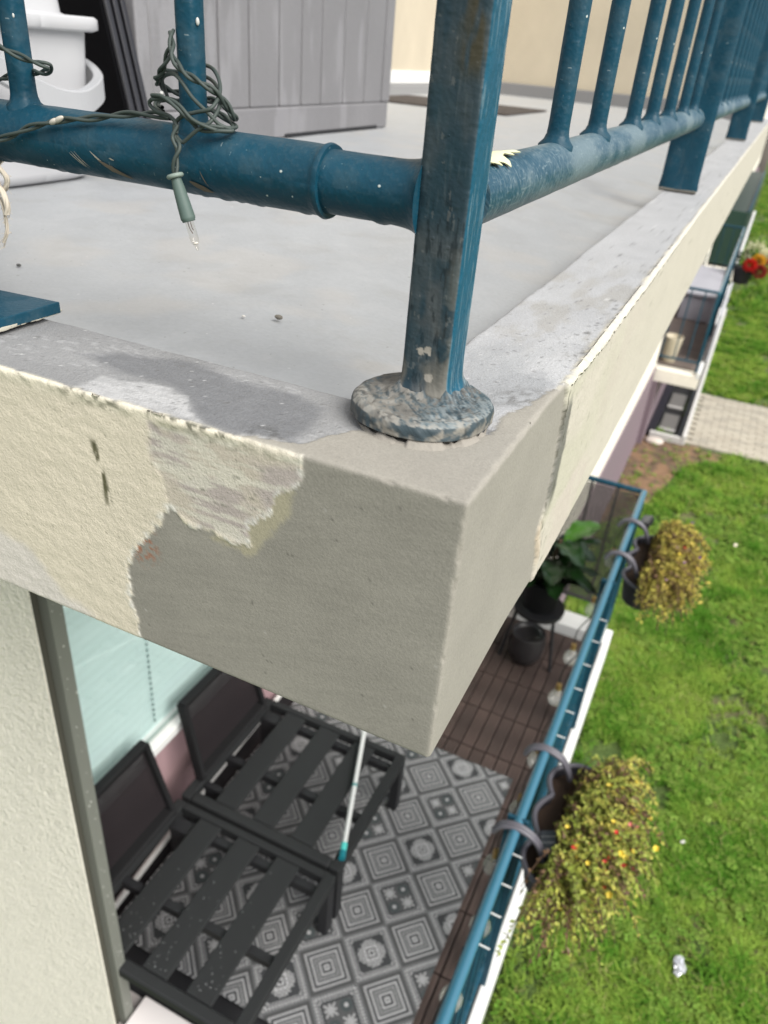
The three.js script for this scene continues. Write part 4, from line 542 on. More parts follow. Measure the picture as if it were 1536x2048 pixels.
{ // grey deck box with grooved panels
  const t = thing('storage_box', 'large grey plastic storage box with vertical grooved panels', 'storage box', [-1.4, -0.022, -1.65]), tx = tex(512, 512, (x, y) => { const a = f2(x * 6, y * 2.4, 4), b = f2(x * 22, y * 5, 3), f = f2(x * 160, y * 160, 2); let c = scl([0.200, 0.196, 0.204], 0.88 + 0.2 * a + 0.05 * f); c = mix(c, [0.30, 0.295, 0.31], 0.4 * sm(0.56, 0.72, b)); return [...c, 0.5 + 0.4 * (f - 0.5), 0.5 + 0.2 * b]; }, [1.1, 1.1]);
  const m = std({ map: tx.map, bumpMap: tx.bump, bumpScale: 0.0015, roughness: 0.5 });
  part('body', box(-1.70, -1.108, -0.012, 0.55, -2.235, -1.055, 0.008), m, t);
  part('skirting', box(-1.705, -1.098, -0.0215, 0.052, -2.24, -1.05, 0.006), m, t);
  part('corner_rib', box(-1.14, -1.096, 0.0525, 0.55, -2.245, -2.19, 0.006), m, t); part('corner_rib', box(-1.14, -1.096, 0.0525, 0.55, -1.085, -1.045, 0.006), m, t);
  const zs = [-1.085, -1.20, -1.32, -1.443, -1.577, -1.687, -1.794, -1.925, -2.065, -2.19]; for (let i = 0; i < zs.length - 1; i++) part('panel', box(-1.12, -1.100, 0.0522, 0.55, zs[i + 1] + 0.003, zs[i] - 0.003, 0.005), m, t);
  part('gap_shade_strip', box(-1.0985, -1.096, -0.0225, -0.012, -2.16, -1.6), M.black, t);  // black strip on the skirting, painting in the shade of a gap
  part('lid', box(-1.73, -1.07, 0.5505, 0.60, -2.27, -1.02, 0.012), m, t);
}
{ // black folded panels leaning on the end of the box
  const t = thing('folded_panels', 'stack of black plastic panels leaning between the bucket and the grey box', 'panels', [-1.42, -0.022, -1.0]), m = new THREE.MeshPhysicalMaterial({ color: col(0.003, 0.003, 0.004), roughness: 0.8, specularIntensity: 0.15 }), e = plain([0.026, 0.026, 0.032], 0.4);
  const sl = (x0, x1, y0, y1, z0, z1, sh) => { const g = box(x0, x1, y0, y1, z0, z1, 0.003), p = g.attributes.position; for (let i = 0; i < p.count; i++) p.setX(i, p.getX(i) - sh * (p.getY(i) + 0.02)); g.computeVertexNormals(); return g; };
  for (let k = 0; k < 3; k++) { const z = -0.965 - k * 0.026; const p = part('panel', sl(-1.85, -1.050 - k * 0.004, -0.0215, 0.62, z - 0.021, z, 0.22), m, t); part('panel_edge', sl(-1.0495 - k * 0.004, -1.041 - k * 0.004, -0.0205, 0.619, z - 0.017, z - 0.004, 0.22), e, p); }
}
{ // dark doormat on the far floor
  const r = rng(3), t = tex(512, 256, (x, y) => { const f = f2(x * 90, y * 260, 3), b = f2(x * 12, y * 12, 3); return [...mix([0.050, 0.040, 0.034], [0.13, 0.11, 0.10], sm(0.45, 0.8, f * 0.7 + b * 0.3)), f, 0.95]; }, [0.9, 0.9]);
  const g = box(-1.86, -1.06, -0.0215, -0.0135, -4.15, -3.45, 0.003); single('doormat', g, std({ map: t.map, bumpMap: t.bump, bumpScale: 0.008, roughness: 0.97 }), 'dark brown worn doormat on the floor before the end wall', 'doormat');
}

// ---------------------------------------------------------------- the lower balcony
const H = -3.0;
const ls = thing('balcony_slab', 'lower balcony slab edged in white below the near corner', 'balcony', [0, -3.22, -2]);
part('slab_body', box(-1.629, -0.004, -3.218, -3.03, -4.0, -0.655, 0.004), plain([0.50, 0.46, 0.45], 0.85), ls);
part('edge_kerb', box(-0.046, 0.0, -3.219, -2.985, -4.0, -0.654, 0.008), M.white, ls);
part('end_kerb', box(-1.19, -0.047, -3.10, -2.975, -0.79, -0.6545, 0.008), plain([0.68, 0.64, 0.63], 0.7), ls); part('end_kerb', box(-0.62, -0.047, -3.10, -2.945, -4.0, -3.84, 0.008), M.white, ls);
{ // brown deck slats beside and beyond the rug
  const d = thing('deck', 'dark brown slatted deck tiles on the lower balcony floor', 'deck', [-0.5, -3.03, -2.5]);
  const t = tex(256, 512, (x, y) => { const g = f2(x * 160, y * 14, 4), b = f2(x * 9, y * 9, 3); return [...scl(mix([0.040, 0.025, 0.021], [0.080, 0.054, 0.046], g), 0.75 + 0.5 * b), g, 0.6]; }, [0.3, 0.6]);
  const mats = [1, 0.86, 1.12].map(k => std({ map: t.map, bumpMap: t.bump, bumpScale: 0.003, roughness: 0.62, color: col(k, k, k) })), r = rng(17);
  const g = box(-0.033, 0.033, -0.012, 0.012, -0.1465, 0.1465, 0.003), base = box(-0.0015, 0.0015, 0, 0, 0, 0);
  part('deck_base', box(-1.62, -0.062, -3.0295, -3.0255, -3.835, -0.795), M.black, d);
  for (let i = 0; i < 21; i++) for (let j = 0; j < 13; j++) { const x = -0.098 - i * 0.0715, z = -0.95 - j * 0.3; if (z < -3.7) continue; if (x < -0.26 && z > -2.4 || x < -1.25) continue; place('deck_slat', g, mats[Math.floor(r() * 3)], d, [x, -3.012 + r() * 0.002, z]); }
}
{ // rug
  const P = 0.192, dk = [0.042, 0.044, 0.047], mid = [0.115, 0.117, 0.12], lt = [0.36, 0.36, 0.365], tl = [0.05, 0.06, 0.062];
  const dash = (a, n) => Math.abs((a * n) % 1) < 0.62;
  const motif = (i, j, u, v) => { // u, v in -1..1 across one square
    const d = Math.max(Math.abs(u), Math.abs(v)), a = Math.abs(u) > Math.abs(v) ? v : u, par = ((i + j) % 2 + 2) % 2;
    if (!par) { if (d > 0.95) return mid; if (d > 0.80) return scl(mid, 0.5); if (d > 0.70) return dash(a + 3, 9) ? lt : mid; if (d > 0.60) return dk; if (d > 0.53) return lt; if (d > 0.44) return mid; if (d > 0.37) return dash(a + 3, 13) ? scl(lt, 0.8) : dk; if (d > 0.28) return mid; if (d > 0.22) return lt; if (d > 0.12) return dk; return d > 0.05 ? lt : mid; }
    if (d > 0.95) return mid; if (d > 0.80) return dash(a + 3, 7.5) ? lt : dk; if (d > 0.70 && Math.abs(Math.abs(u) - Math.abs(v)) > 0.12) return dash(a + 3.06, 7.5) && d < 0.78 ? scl(lt, 0.75) : dk;
    if (Math.min(Math.abs(u), Math.abs(v)) > 0.62) return d > 0.72 ? mid : (d > 0.67 ? lt : dk);
    if (((i % 2) + 2) % 2) { const m = Math.abs(u) + Math.abs(v); if (d < 0.07) return dk; if (d < 0.15) return lt; if (d < 0.21) return dk; if (d < 0.29) return lt; if (d < 0.60 && Math.min(Math.abs(u), Math.abs(v)) < 0.34 && !(d > 0.5 && Math.min(Math.abs(u), Math.abs(v)) > 0.2)) return (Math.floor(u * 11 + 110) + Math.floor(v * 11 + 110)) % 2 ? lt : mid; return scl(dk, 0.9); }
    for (const [cu, cv] of [[0.34, 0.34], [-0.34, -0.34]]) { const q = Math.hypot(u - cu, v - cv); if (q < 0.09) return lt; if (q < 0.27) return tl; }
    for (const [cu, cv] of [[0.32, -0.32], [-0.32, 0.32]]) { const x = Math.abs(u - cu), y = Math.abs(v - cv); if (Math.max(x, y) < 0.26 && (Math.abs(x - y) < 0.06 || Math.min(x, y) < 0.05)) return scl(lt, 0.85); }
    return d < 0.6 ? scl(mid, 0.62) : dk;
  };
  const t = tex(768, 768, (x, y) => { const i = Math.floor(x / P), j = Math.floor(y / P), u = (x / P - i) * 2 - 1, v = (y / P - j) * 2 - 1; const w = 0.86 + 0.28 * h2(Math.floor(x / 0.0016), Math.floor(y / 0.003)); return [...scl(motif(i, j, u, v), w), 0.5 + 0.5 * (w - 1), 0.95]; }, [2 * P, 2 * P]);
  t.map.wrapS = t.map.wrapT = t.bump.wrapS = t.bump.wrapT = THREE.RepeatWrapping;
  const g = box(-1.5, -0.235, -2.9985, -2.990, -2.495, -0.93, 0.003), p = g.attributes.position, uv = g.attributes.uv, c = Math.SQRT1_2;
  for (let i = 0; i < p.count; i++) { const x = p.getX(i) + 0.626, z = p.getZ(i) + 1.482; uv.setXY(i, (x + z) * c + P / 2, (z - x) * c + P / 2); }
  single('rug', g, std({ map: t.map, bumpMap: t.bump, bumpScale: 0.004, roughness: 0.97 }), 'grey patterned outdoor rug of nested squares under the black seats', 'rug');
}
function lowerRail(root, z0, z1, posts, y, xin, net) {
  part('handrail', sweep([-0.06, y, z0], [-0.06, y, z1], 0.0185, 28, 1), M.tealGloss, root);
  part('bottom_rail', sweep([-0.06, y - 0.88, z0], [-0.06, y - 0.88, z1], 0.014, 14, 1), M.teal, root);
  const b = boxUV(new THREE.CylinderGeometry(0.0085, 0.0085, 0.88, 10).translate(0, -0.44, 0));
  for (let z = z0 - 0.07; z > z1; z -= 0.135) place('baluster', b, M.teal, root, [-0.06, y, z]);
  const f = box(-0.0365, 0.0365, -1.0, 0.016, -0.0065, 0.0065, 0.003);
  for (const z of posts) place('flat_post', f, M.teal, root, [-0.0635, y, z]);
  for (const z of xin[1]) {
    part('end_rail', sweep([-0.06, y, z], [xin[0], y, z], 0.0165, 18, 1), M.teal, root); part('end_bottom_rail', sweep([-0.06, y - 0.88, z], [xin[0], y - 0.88, z], 0.013, 12, 1), M.teal, root);
    place('corner_post', box(-0.018, 0.018, -1.0, -0.003, -0.018, 0.018, 0.003), M.teal, root, [-0.061, y, z]);
    for (let x = -0.21; x > xin[0]; x -= 0.16) place('baluster', b, M.teal, root, [x, y, z]);
  }
}
{
  const lr = thing('balcony_railing', 'teal railing with round handrail along the lower balcony with hanging planters', 'railing', [-0.06, -2.97, -2]);
  lowerRail(lr, -0.68, -4.08, [-1.44, -3.0], -1.985, [-0.9, [-4.08]]);
  { // netting tied on the end of the railing
    const g = []; for (let x = -0.085; x > -0.9; x -= 0.011) g.push(box(x - 0.0032, x + 0.0032, -2.86, -2.0, -4.0635, -4.0625)); for (let y = -2.86; y < -2.0; y += 0.012) g.push(box(-0.9, -0.085, y - 0.0026, y + 0.0026, -4.0622, -4.0615));
    const n = part('netting', merge(g), plain([0.085, 0.072, 0.068], 0.8), lr); n.userData.kind = 'stuff';
  }
}
{ // deck light string along the lower handrail
  const s = thing('string_light', 'string of clear round bulbs hanging inside the lower handrail', 'string light', [-0.1, -2.3, -2]);
  const pts = []; for (let i = 0; i <= 60; i++) { const z = -0.5 - 3.5 * i / 60; pts.push([-0.082 + 0.004 * Math.sin(i), -2.015 - 0.035 * Math.abs(Math.sin(i * 0.72)), z]); } part('wire', curveTube(pts, 0.003, 6, 240), M.black, s);
  for (const [x, z] of [[-0.084, -0.977], [-0.080, -1.243], [-0.112, -1.479], [-0.100, -1.755], [-0.106, -2.034], [-0.125, -2.442], [-0.13, -2.757], [-0.12, -3.20], [-0.12, -3.742]]) {
    part('bulb_drop', curveTube([[-0.083, -2.03, z], [x, -2.14, z + 0.004], [x, -2.23, z]], 0.0028, 6, 12), M.black, s);
    const c = part('bulb_cap', new THREE.CylinderGeometry(0.012, 0.014, 0.035, 14).translate(x, -2.245, z).toNonIndexed(), M.brass, s);
    part('bulb', new THREE.LatheGeometry([[0.013, 0.02], [0.016, 0.008], [0.032, -0.018], [0.037, -0.04], [0.032, -0.062], [0.018, -0.075], [0.001, -0.078]].map(p => new THREE.Vector2(p[0], p[1])), 24).translate(x, -2.275, z).toNonIndexed(), M.bulbBig, s);
    part('filament', curveTube([[x - 0.008, -2.262, z], [x - 0.01, -2.30, z], [x, -2.275, z], [x + 0.01, -2.30, z], [x + 0.008, -2.262, z]], 0.0013, 5, 20), M.brass, s);
  }
  for (const z of [-1.02, -1.13, -1.24, -1.36, -1.95, -2.10, -2.25, -2.42, -2.6, -2.78]) part('cable_clip', box(-0.052, -0.012, -2.052, -2.049, z - 0.002, z + 0.002), M.white, s);
}
// ---------------------------------------------------------------- scalloped railing planters with trailing flowers
function makePlanter() {
  const o = thing('railing_planter', 'near black scalloped planter hooked on the lower handrail by the rug', 'planter', [0, 0, 0], 'planters hooked over the lower handrail');
  const pos = [], idx = [], n = 120, out = []; for (let i = 0; i <= n; i++) { const t = i / n * Math.PI * 2; const ex = 0.098, ez = 0.285, k = 3.2; const r = 1 / Math.pow(Math.pow(Math.abs(Math.cos(t)) / ex, k) + Math.pow(Math.abs(Math.sin(t)) / ez, k), 1 / k); let x = 0.085 + Math.cos(t) * r, z = Math.sin(t) * r; const s = Math.abs(Math.sin(Math.PI * (z + 0.285) / 0.19)); if (Math.cos(t) < 0) x -= 0.036 * s - 0.022; else x += 0.02 * s; out.push([x, z]); }
  const lv = [[0, 1.0], [-0.012, 1.0], [-0.012, 0.965], [-0.16, 0.80], [-0.175, 0.74], [-0.176, 0.02]]; lv.forEach(([y, s]) => out.forEach(([x, z]) => pos.push(0.085 + (x - 0.085) * s, y, z * s)));
  for (let j = 0; j < lv.length - 1; j++) for (let i = 0; i < n; i++) { const a = j * (n + 1) + i; idx.push(a, a + 1, a + n + 1, a + 1, a + n + 2, a + n + 1); }
  const g = new THREE.BufferGeometry(); g.setAttribute('position', new THREE.Float32BufferAttribute(pos, 3)); g.setIndex(idx); g.computeVertexNormals(); const pm = std({ color: col(0.030, 0.030, 0.037), roughness: 0.5, side: THREE.DoubleSide }), rm = plain([0.105, 0.10, 0.118], 0.42);
  part('pot', g.toNonIndexed(), pm, o);
  part('rim', curveTube(out.slice(0, n).map(p => [p[0], 0.002, p[1]]), 0.0105, 10, 240, true), rm, o);
  const sh = new THREE.Shape(out.map(p => new THREE.Vector2(0.085 + (p[0] - 0.085) * 0.95, -p[1] * 0.95))), sg = new THREE.ShapeGeometry(sh, 6).rotateX(-Math.PI / 2).translate(0, -0.03, 0); part('soil', sg.toNonIndexed(), M.soil, o);
  for (const z of [-0.19, 0.19]) part('hook', merge([-0.0075, 0.0075].map(d => curveTube([[0.052, 0.004, z - 0.01 + d], [0.035, 0.05, z - 0.004 + d], [0.0, 0.105, z + 0.004 + d], [-0.06, 0.127, z + 0.008 + d], [-0.105, 0.112, z + 0.012 + d], [-0.128, 0.075, z + 0.016 + d]], 0.0092, 10, 50))), rm, o);
  return o;
}
const planter0 = makePlanter(); planter0.position.set(0, -2.095, -1.60); planter0.userData.label = 'near dark scalloped planter hooked on the lower handrail beside the rug';
copyOf(planter0, [0, -2.08, -3.46], 0, 'far dark scalloped planter hooked on the lower handrail near its end');
function flowerPlant(name, label, base, seed, n, reach, zc, palette, flowers) { // shoots rising from the pot, arching out and drooping, leaves along each
  const o = thing(name, label, 'flowering plant', base, 'trailing plants in the railing planters'), r = rng(seed), pos = [], cc = [], stems = [], tips = [];
  const leaf = (p, d, up, len, w, c) => { const a = V(d).normalize(), s = new THREE.Vector3().crossVectors(a, up).normalize(), P = V(p), q = (u, k, h) => P.clone().addScaledVector(a, len * u).addScaledVector(s, w * k).addScaledVector(up, h); const v = [q(0, 0, 0), q(0.5, 1, 0.0025), q(1, 0, -0.001), q(0.5, -1, 0.0025)]; for (const t of [[0, 1, 2], [0, 2, 3]]) for (const i of t) { pos.push(v[i].x, v[i].y, v[i].z); cc.push(...c); } };
  for (let i = 0; i < n; i++) {
    const oz = (r() - 0.5) * 0.46, ox = 0.055 + r() * 0.10, bend = (r() * 2 - 1), th = bend * 1.15 + oz * 1.5 + zc, L = reach * (0.45 + 0.75 * r()) * (0.8 + 0.4 * f2(oz * 9 + seed, th * 2, 2)), rise = 0.06 + r() * 0.13, drop = 0.06 + r() * r() * 0.20;
    const dx = Math.cos(th), dz = Math.sin(th), wob = (r() - 0.5) * 0.08; const P = (t) => [base[0] + ox + dx * L * t + wob * t * t * dz, base[1] - 0.03 + rise * Math.sin(t * 2.2) - drop * t * t * t, base[2] + oz + dz * L * t - wob * t * t * dx];
    const dead = r() < 0.30, tone = r(); stems.push(curveTube([P(0), P(0.3), P(0.6), P(0.85), P(1)], 0.0012 + r() * 0.0006, 4, 9));
    const m = Math.round(L / 0.0085), base0 = dead ? palette[1] : mix(palette[0], palette[2], tone * tone);
    for (let k = 2; k < m; k++) { const t = k / m; if (r() < (dead ? 0.55 : 0.1) || t < 0.12) continue; const p = P(t), q = P(Math.min(1, t + 0.03)), d = [q[0] - p[0], q[1] - p[1], q[2] - p[2]], l = Math.hypot(...d) || 1; for (let b = 0; b < 2; b++) { const az = r() * 6.28, up = new THREE.Vector3(Math.cos(az) * 0.6, 0.8, Math.sin(az) * 0.6).normalize(); const c = scl(mix(base0, palette[1], (1 - t) * 0.55 * r()), 0.65 + 0.6 * r()); leaf(p, [d[0] / l * 0.5 + (r() - 0.5) * 1.8, d[1] / l * 0.5 + (r() - 0.3) * 1.2, d[2] / l * 0.5 + (r() - 0.5) * 1.8], up, 0.010 + r() * r() * 0.026, 0.0026 + r() * 0.0042, c); } }
    if (!dead) { const tt = 0.55 + 0.45 * r(); tips.push([P(tt)]); }
  }
  const g = new THREE.BufferGeometry(); g.setAttribute('position', new THREE.Float32BufferAttribute(pos, 3)); g.setAttribute('color', new THREE.Float32BufferAttribute(cc, 3)); g.computeVertexNormals();
  part('foliage', g, M.leaf, o).userData.kind = 'stuff';
  part('stems', merge(stems), plain([0.10, 0.055, 0.032], 0.9), o).userData.kind = 'stuff';
  const fg = (() => { const pp = []; for (let k = 0; k < 5; k++) { const a = k / 5 * 6.283, b = a + 0.58, c = a - 0.58, R1 = 0.0125; const A = [Math.cos(a) * R1, 0.002, Math.sin(a) * R1], B = [Math.cos(b) * R1 * 0.8, 0.003, Math.sin(b) * R1 * 0.8], C = [Math.cos(c) * R1 * 0.8, 0.003, Math.sin(c) * R1 * 0.8], O = [0, -0.007, 0]; pp.push(O, C, A, O, A, B); } const q = new THREE.BufferGeometry(); q.setAttribute('position', new THREE.Float32BufferAttribute(pp.flat(), 3)); q.computeVertexNormals(); return q; })();
  for (const [c, k] of flowers) { const m = std({ color: col(...c), roughness: 0.6, side: THREE.DoubleSide }); for (let i = 0; i < k && tips.length; i++) { const t = tips.splice(Math.floor(r() * tips.length), 1)[0], p = t[0]; const f = place('flower', fg, m, o, [p[0] + 0.010, p[1] + 0.022, p[2] + 0.004], [(r() - 0.5) * 0.9, r() * 6, -0.25 + (r() - 0.5) * 0.9]); f.scale.setScalar(0.6 + r() * 0.45); } }
  return o;
}
flowerPlant('trailing_plant', 'yellowing trailing plant with red and yellow flowers in the near railing planter', [0, -2.095, -1.60], 71, 760, 0.225, 0.42, [[0.28, 0.35, 0.05], [0.15, 0.085, 0.042], [0.48, 0.43, 0.085]], [[[0.55, 0.02, 0.025], 22], [[0.80, 0.62, 0.08], 36], [[0.72, 0.22, 0.2], 8]]);
flowerPlant('trailing_plant', 'browning trailing plant with a few violet flowers in the far railing planter', [0, -2.08, -3.46], 72, 760, 0.232, 0.12, [[0.36, 0.33, 0.05], [0.19, 0.105, 0.05], [0.55, 0.42, 0.075]], [[[0.16, 0.03, 0.30], 14], [[0.80, 0.60, 0.05], 14], [[0.55, 0.04, 0.03], 6]]);
function solar(pos, turn, label) { const o = thing('solar_light', label, 'solar light', pos, 'solar lights pushed into the planters'); const hd = new THREE.Group(); const p = part('lamp_head', box(pos[0] - 0.028, pos[0] + 0.028, pos[1], pos[1] + 0.038, pos[2] - 0.05, pos[2] + 0.05, 0.006), M.black, o); part('panel_glass', box(pos[0] - 0.025, pos[0] + 0.025, pos[1] + 0.0382, pos[1] + 0.040, pos[2] - 0.046, pos[2] + 0.046), plain([0.05, 0.055, 0.065], 0.2), p); for (let k = -1; k < 2; k++) part('panel_line', box(pos[0] - 0.0248, pos[0] + 0.0248, pos[1] + 0.0402, pos[1] + 0.0406, pos[2] + k * 0.023 - 0.0008, pos[2] + k * 0.023 + 0.0008), plain([0.3, 0.3, 0.3], 0.4), p); part('stake', sweep([pos[0], pos[1] - 0.09, pos[2]], [pos[0], pos[1] + 0.002, pos[2]], 0.007, 10, 1), M.black, o); o.rotation.set(0.1, turn, 0.35); return o; }
solar([0.062, -2.08, -1.46], 0.25, 'small black solar light in the near planter'); solar([0.015, -2.045, -3.80], -0.2, 'small black solar light in the far planter');

// ---------------------------------------------------------------- black slatted seats, poles, plant
function makeSeat() {
  const o = thing('slatted_seat', 'x', 'outdoor seat', [-1.08, H, -1.035], 'black slatted seats without cushions'), sy = -2.65, m = new THREE.MeshPhysicalMaterial({ color: col(0.021, 0.022, 0.023), roughness: 0.6, specularIntensity: 0.5 }), z0 = -1.375, z1 = -0.695, spat = [];
  part('front_beam', box(-0.735, -0.690, sy - 0.05, sy, z0, z1, 0.004), m, o); part('back_beam', box(-1.47, -1.425, sy - 0.05, sy, z0, z1, 0.004), m, o);
  part('side_beam', box(-1.424, -0.736, sy - 0.05, sy + 0.001, z0, z0 + 0.032, 0.004), m, o); part('side_beam', box(-1.424, -0.736, sy - 0.05, sy + 0.001, z1 - 0.05, z1, 0.012), m, o);
  for (const z of [-1.30, -0.985, -0.83]) if (z !== -0.83) part('cross_bar', box(-1.424, -0.736, sy - 0.062, sy - 0.022, z - 0.016, z + 0.016), M.black, o);
  for (const x of [-1.272, -1.082, -0.892]) part('slat', box(x - 0.053, x + 0.053, sy - 0.021, sy - 0.003, z0 + 0.033, z1 - 0.051, 0.004), m, o);
  for (const [x, z] of [[-0.7125, z0 + 0.03], [-0.7125, z1 - 0.03], [-1.447, z0 + 0.03], [-1.447, z1 - 0.03]]) { const L = box(x - 0.022, x + 0.022, H + 0.012, sy - 0.051, z - 0.028, z + 0.028, 0.004); part('leg', L, M.black, o); }
  // reclined back: frame, rounded top corners and thin horizontal slats
  const backMat = new THREE.MeshPhysicalMaterial({ color: col(0.020, 0.016, 0.018), roughness: 0.7, specularIntensity: 0.4 }); const bx = (y) => -1.43 - (y - sy) * 0.24, F = (z, y) => [bx(y), y, z], top = -2.245, bot = -2.63;
  for (const [s, zz] of [[1, z0 + 0.085], [-1, z1 - 0.10]]) part('back_frame', sweep(F(zz, bot), F(zz + s * 0.02, top), rect(0.012, 0.026, 8), 24, 1, true, [1, 0, 0]), M.dark, o);
  part('back_rail', sweep(F(z0 + 0.10, top), F(z1 - 0.115, top), rect(0.012, 0.02, 8), 24, 1, true, [1, 0, 0]), M.dark, o); part('back_rail', sweep(F(z0 + 0.085, bot + 0.02), F(z1 - 0.10, bot + 0.02), rect(0.012, 0.03, 8), 24, 1, true, [1, 0, 0]), M.dark, o);
  for (let k = 0; k < 30; k++) { const y = bot + 0.055 + k * 0.0108; part('back_slat', sweep([bx(y) - 0.004, y, z0 + 0.10], [bx(y) - 0.004, y, z1 - 0.11], rect(0.0022, 0.0036, 6), 12, 1, true, [1, 0, 0]), backMat, o); }
  for (const z of [z0 + 0.09, z1 - 0.13]) { const s = new THREE.Shape([[0, 0], [0.12, 0], [0.10, -0.09], [0.03, -0.16], [0, -0.16]].map(p => new THREE.Vector2(...p))); part('back_bracket', boxUV(new THREE.ExtrudeGeometry(s, { depth: 0.03, bevelEnabled: false }).translate(-1.42, sy - 0.02, z)), M.black, o); }
  return o;
}
const seat0 = makeSeat(); seat0.userData.label = 'near black slatted seat, its end beside the partition wall';
copyOf(seat0, [-1.08, H, -1.035 - 0.70], 0, 'far black slatted seat under the corner of the upper slab');
{ // raindrops on the seats: tiny beads
  const r = rng(91), g = []; for (let i = 0; i < 60; i++) { const x = [-1.272, -1.082, -0.892][Math.floor(r() * 3)] + (r() - 0.5) * 0.085, z = -0.76 - r() * r() * 0.55, s = 0.0009 + r() * 0.0012; g.push(new THREE.SphereGeometry(s, 8, 5, 0, 6.283, 0, 1.57).scale(1, 0.5, 1).translate(x, -2.653, z).toNonIndexed()); }
  part('water_drop', merge(g), new THREE.MeshPhysicalMaterial({ color: col(0.3, 0.31, 0.32), roughness: 0.1, clearcoat: 1 }), seat0).userData.kind = 'stuff';
}
{ // telescopic pole lying over the seats
  const p = thing('telescopic_pole', 'white telescopic pole with turquoise grip lying across the black seats', 'pole', [-0.8, -2.64, -1.7]);
  const A = [-0.700, -2.630, -1.440], B = [-1.0, -2.615, -2.32], at = (t) => A.map((a, i) => a + (B[i] - a) * t);
  part('tube', sweep(at(0.07), B, 0.0105, 18, 1), plain([0.60, 0.61, 0.60], 0.35), p); part('joint_ring', sweep(at(0.385), at(0.397), 0.0122, 18, 1), plain([0.02, 0.22, 0.22], 0.4), p);
  part('grip', sweep(at(0.035), at(0.075), 0.0135, 18, 1), plain([0.08, 0.50, 0.46], 0.35), p); part('grip_end', sweep(at(0.0), at(0.036), 0.0145, 18, 1), plain([0.006, 0.15, 0.19], 0.35), p);
}
{ const g = merge([sweep([-1.520, -2.975, -0.72], [-1.568, -2.975, -1.63], 0.0145, 16, 1), sweep([-1.568, -2.975, -1.63], [-1.572, -2.975, -1.70], (f) => 0.0145 + 0.006 * Math.sin(f * Math.PI), 16, 8), sweep([-1.572, -2.975, -1.70], [-1.598, -2.975, -2.9], 0.0145, 16, 1)]); single('white_pole', g, plain([0.66, 0.65, 0.63], 0.4), 'white pole lying on the floor along the window wall behind the seats', 'pole'); }
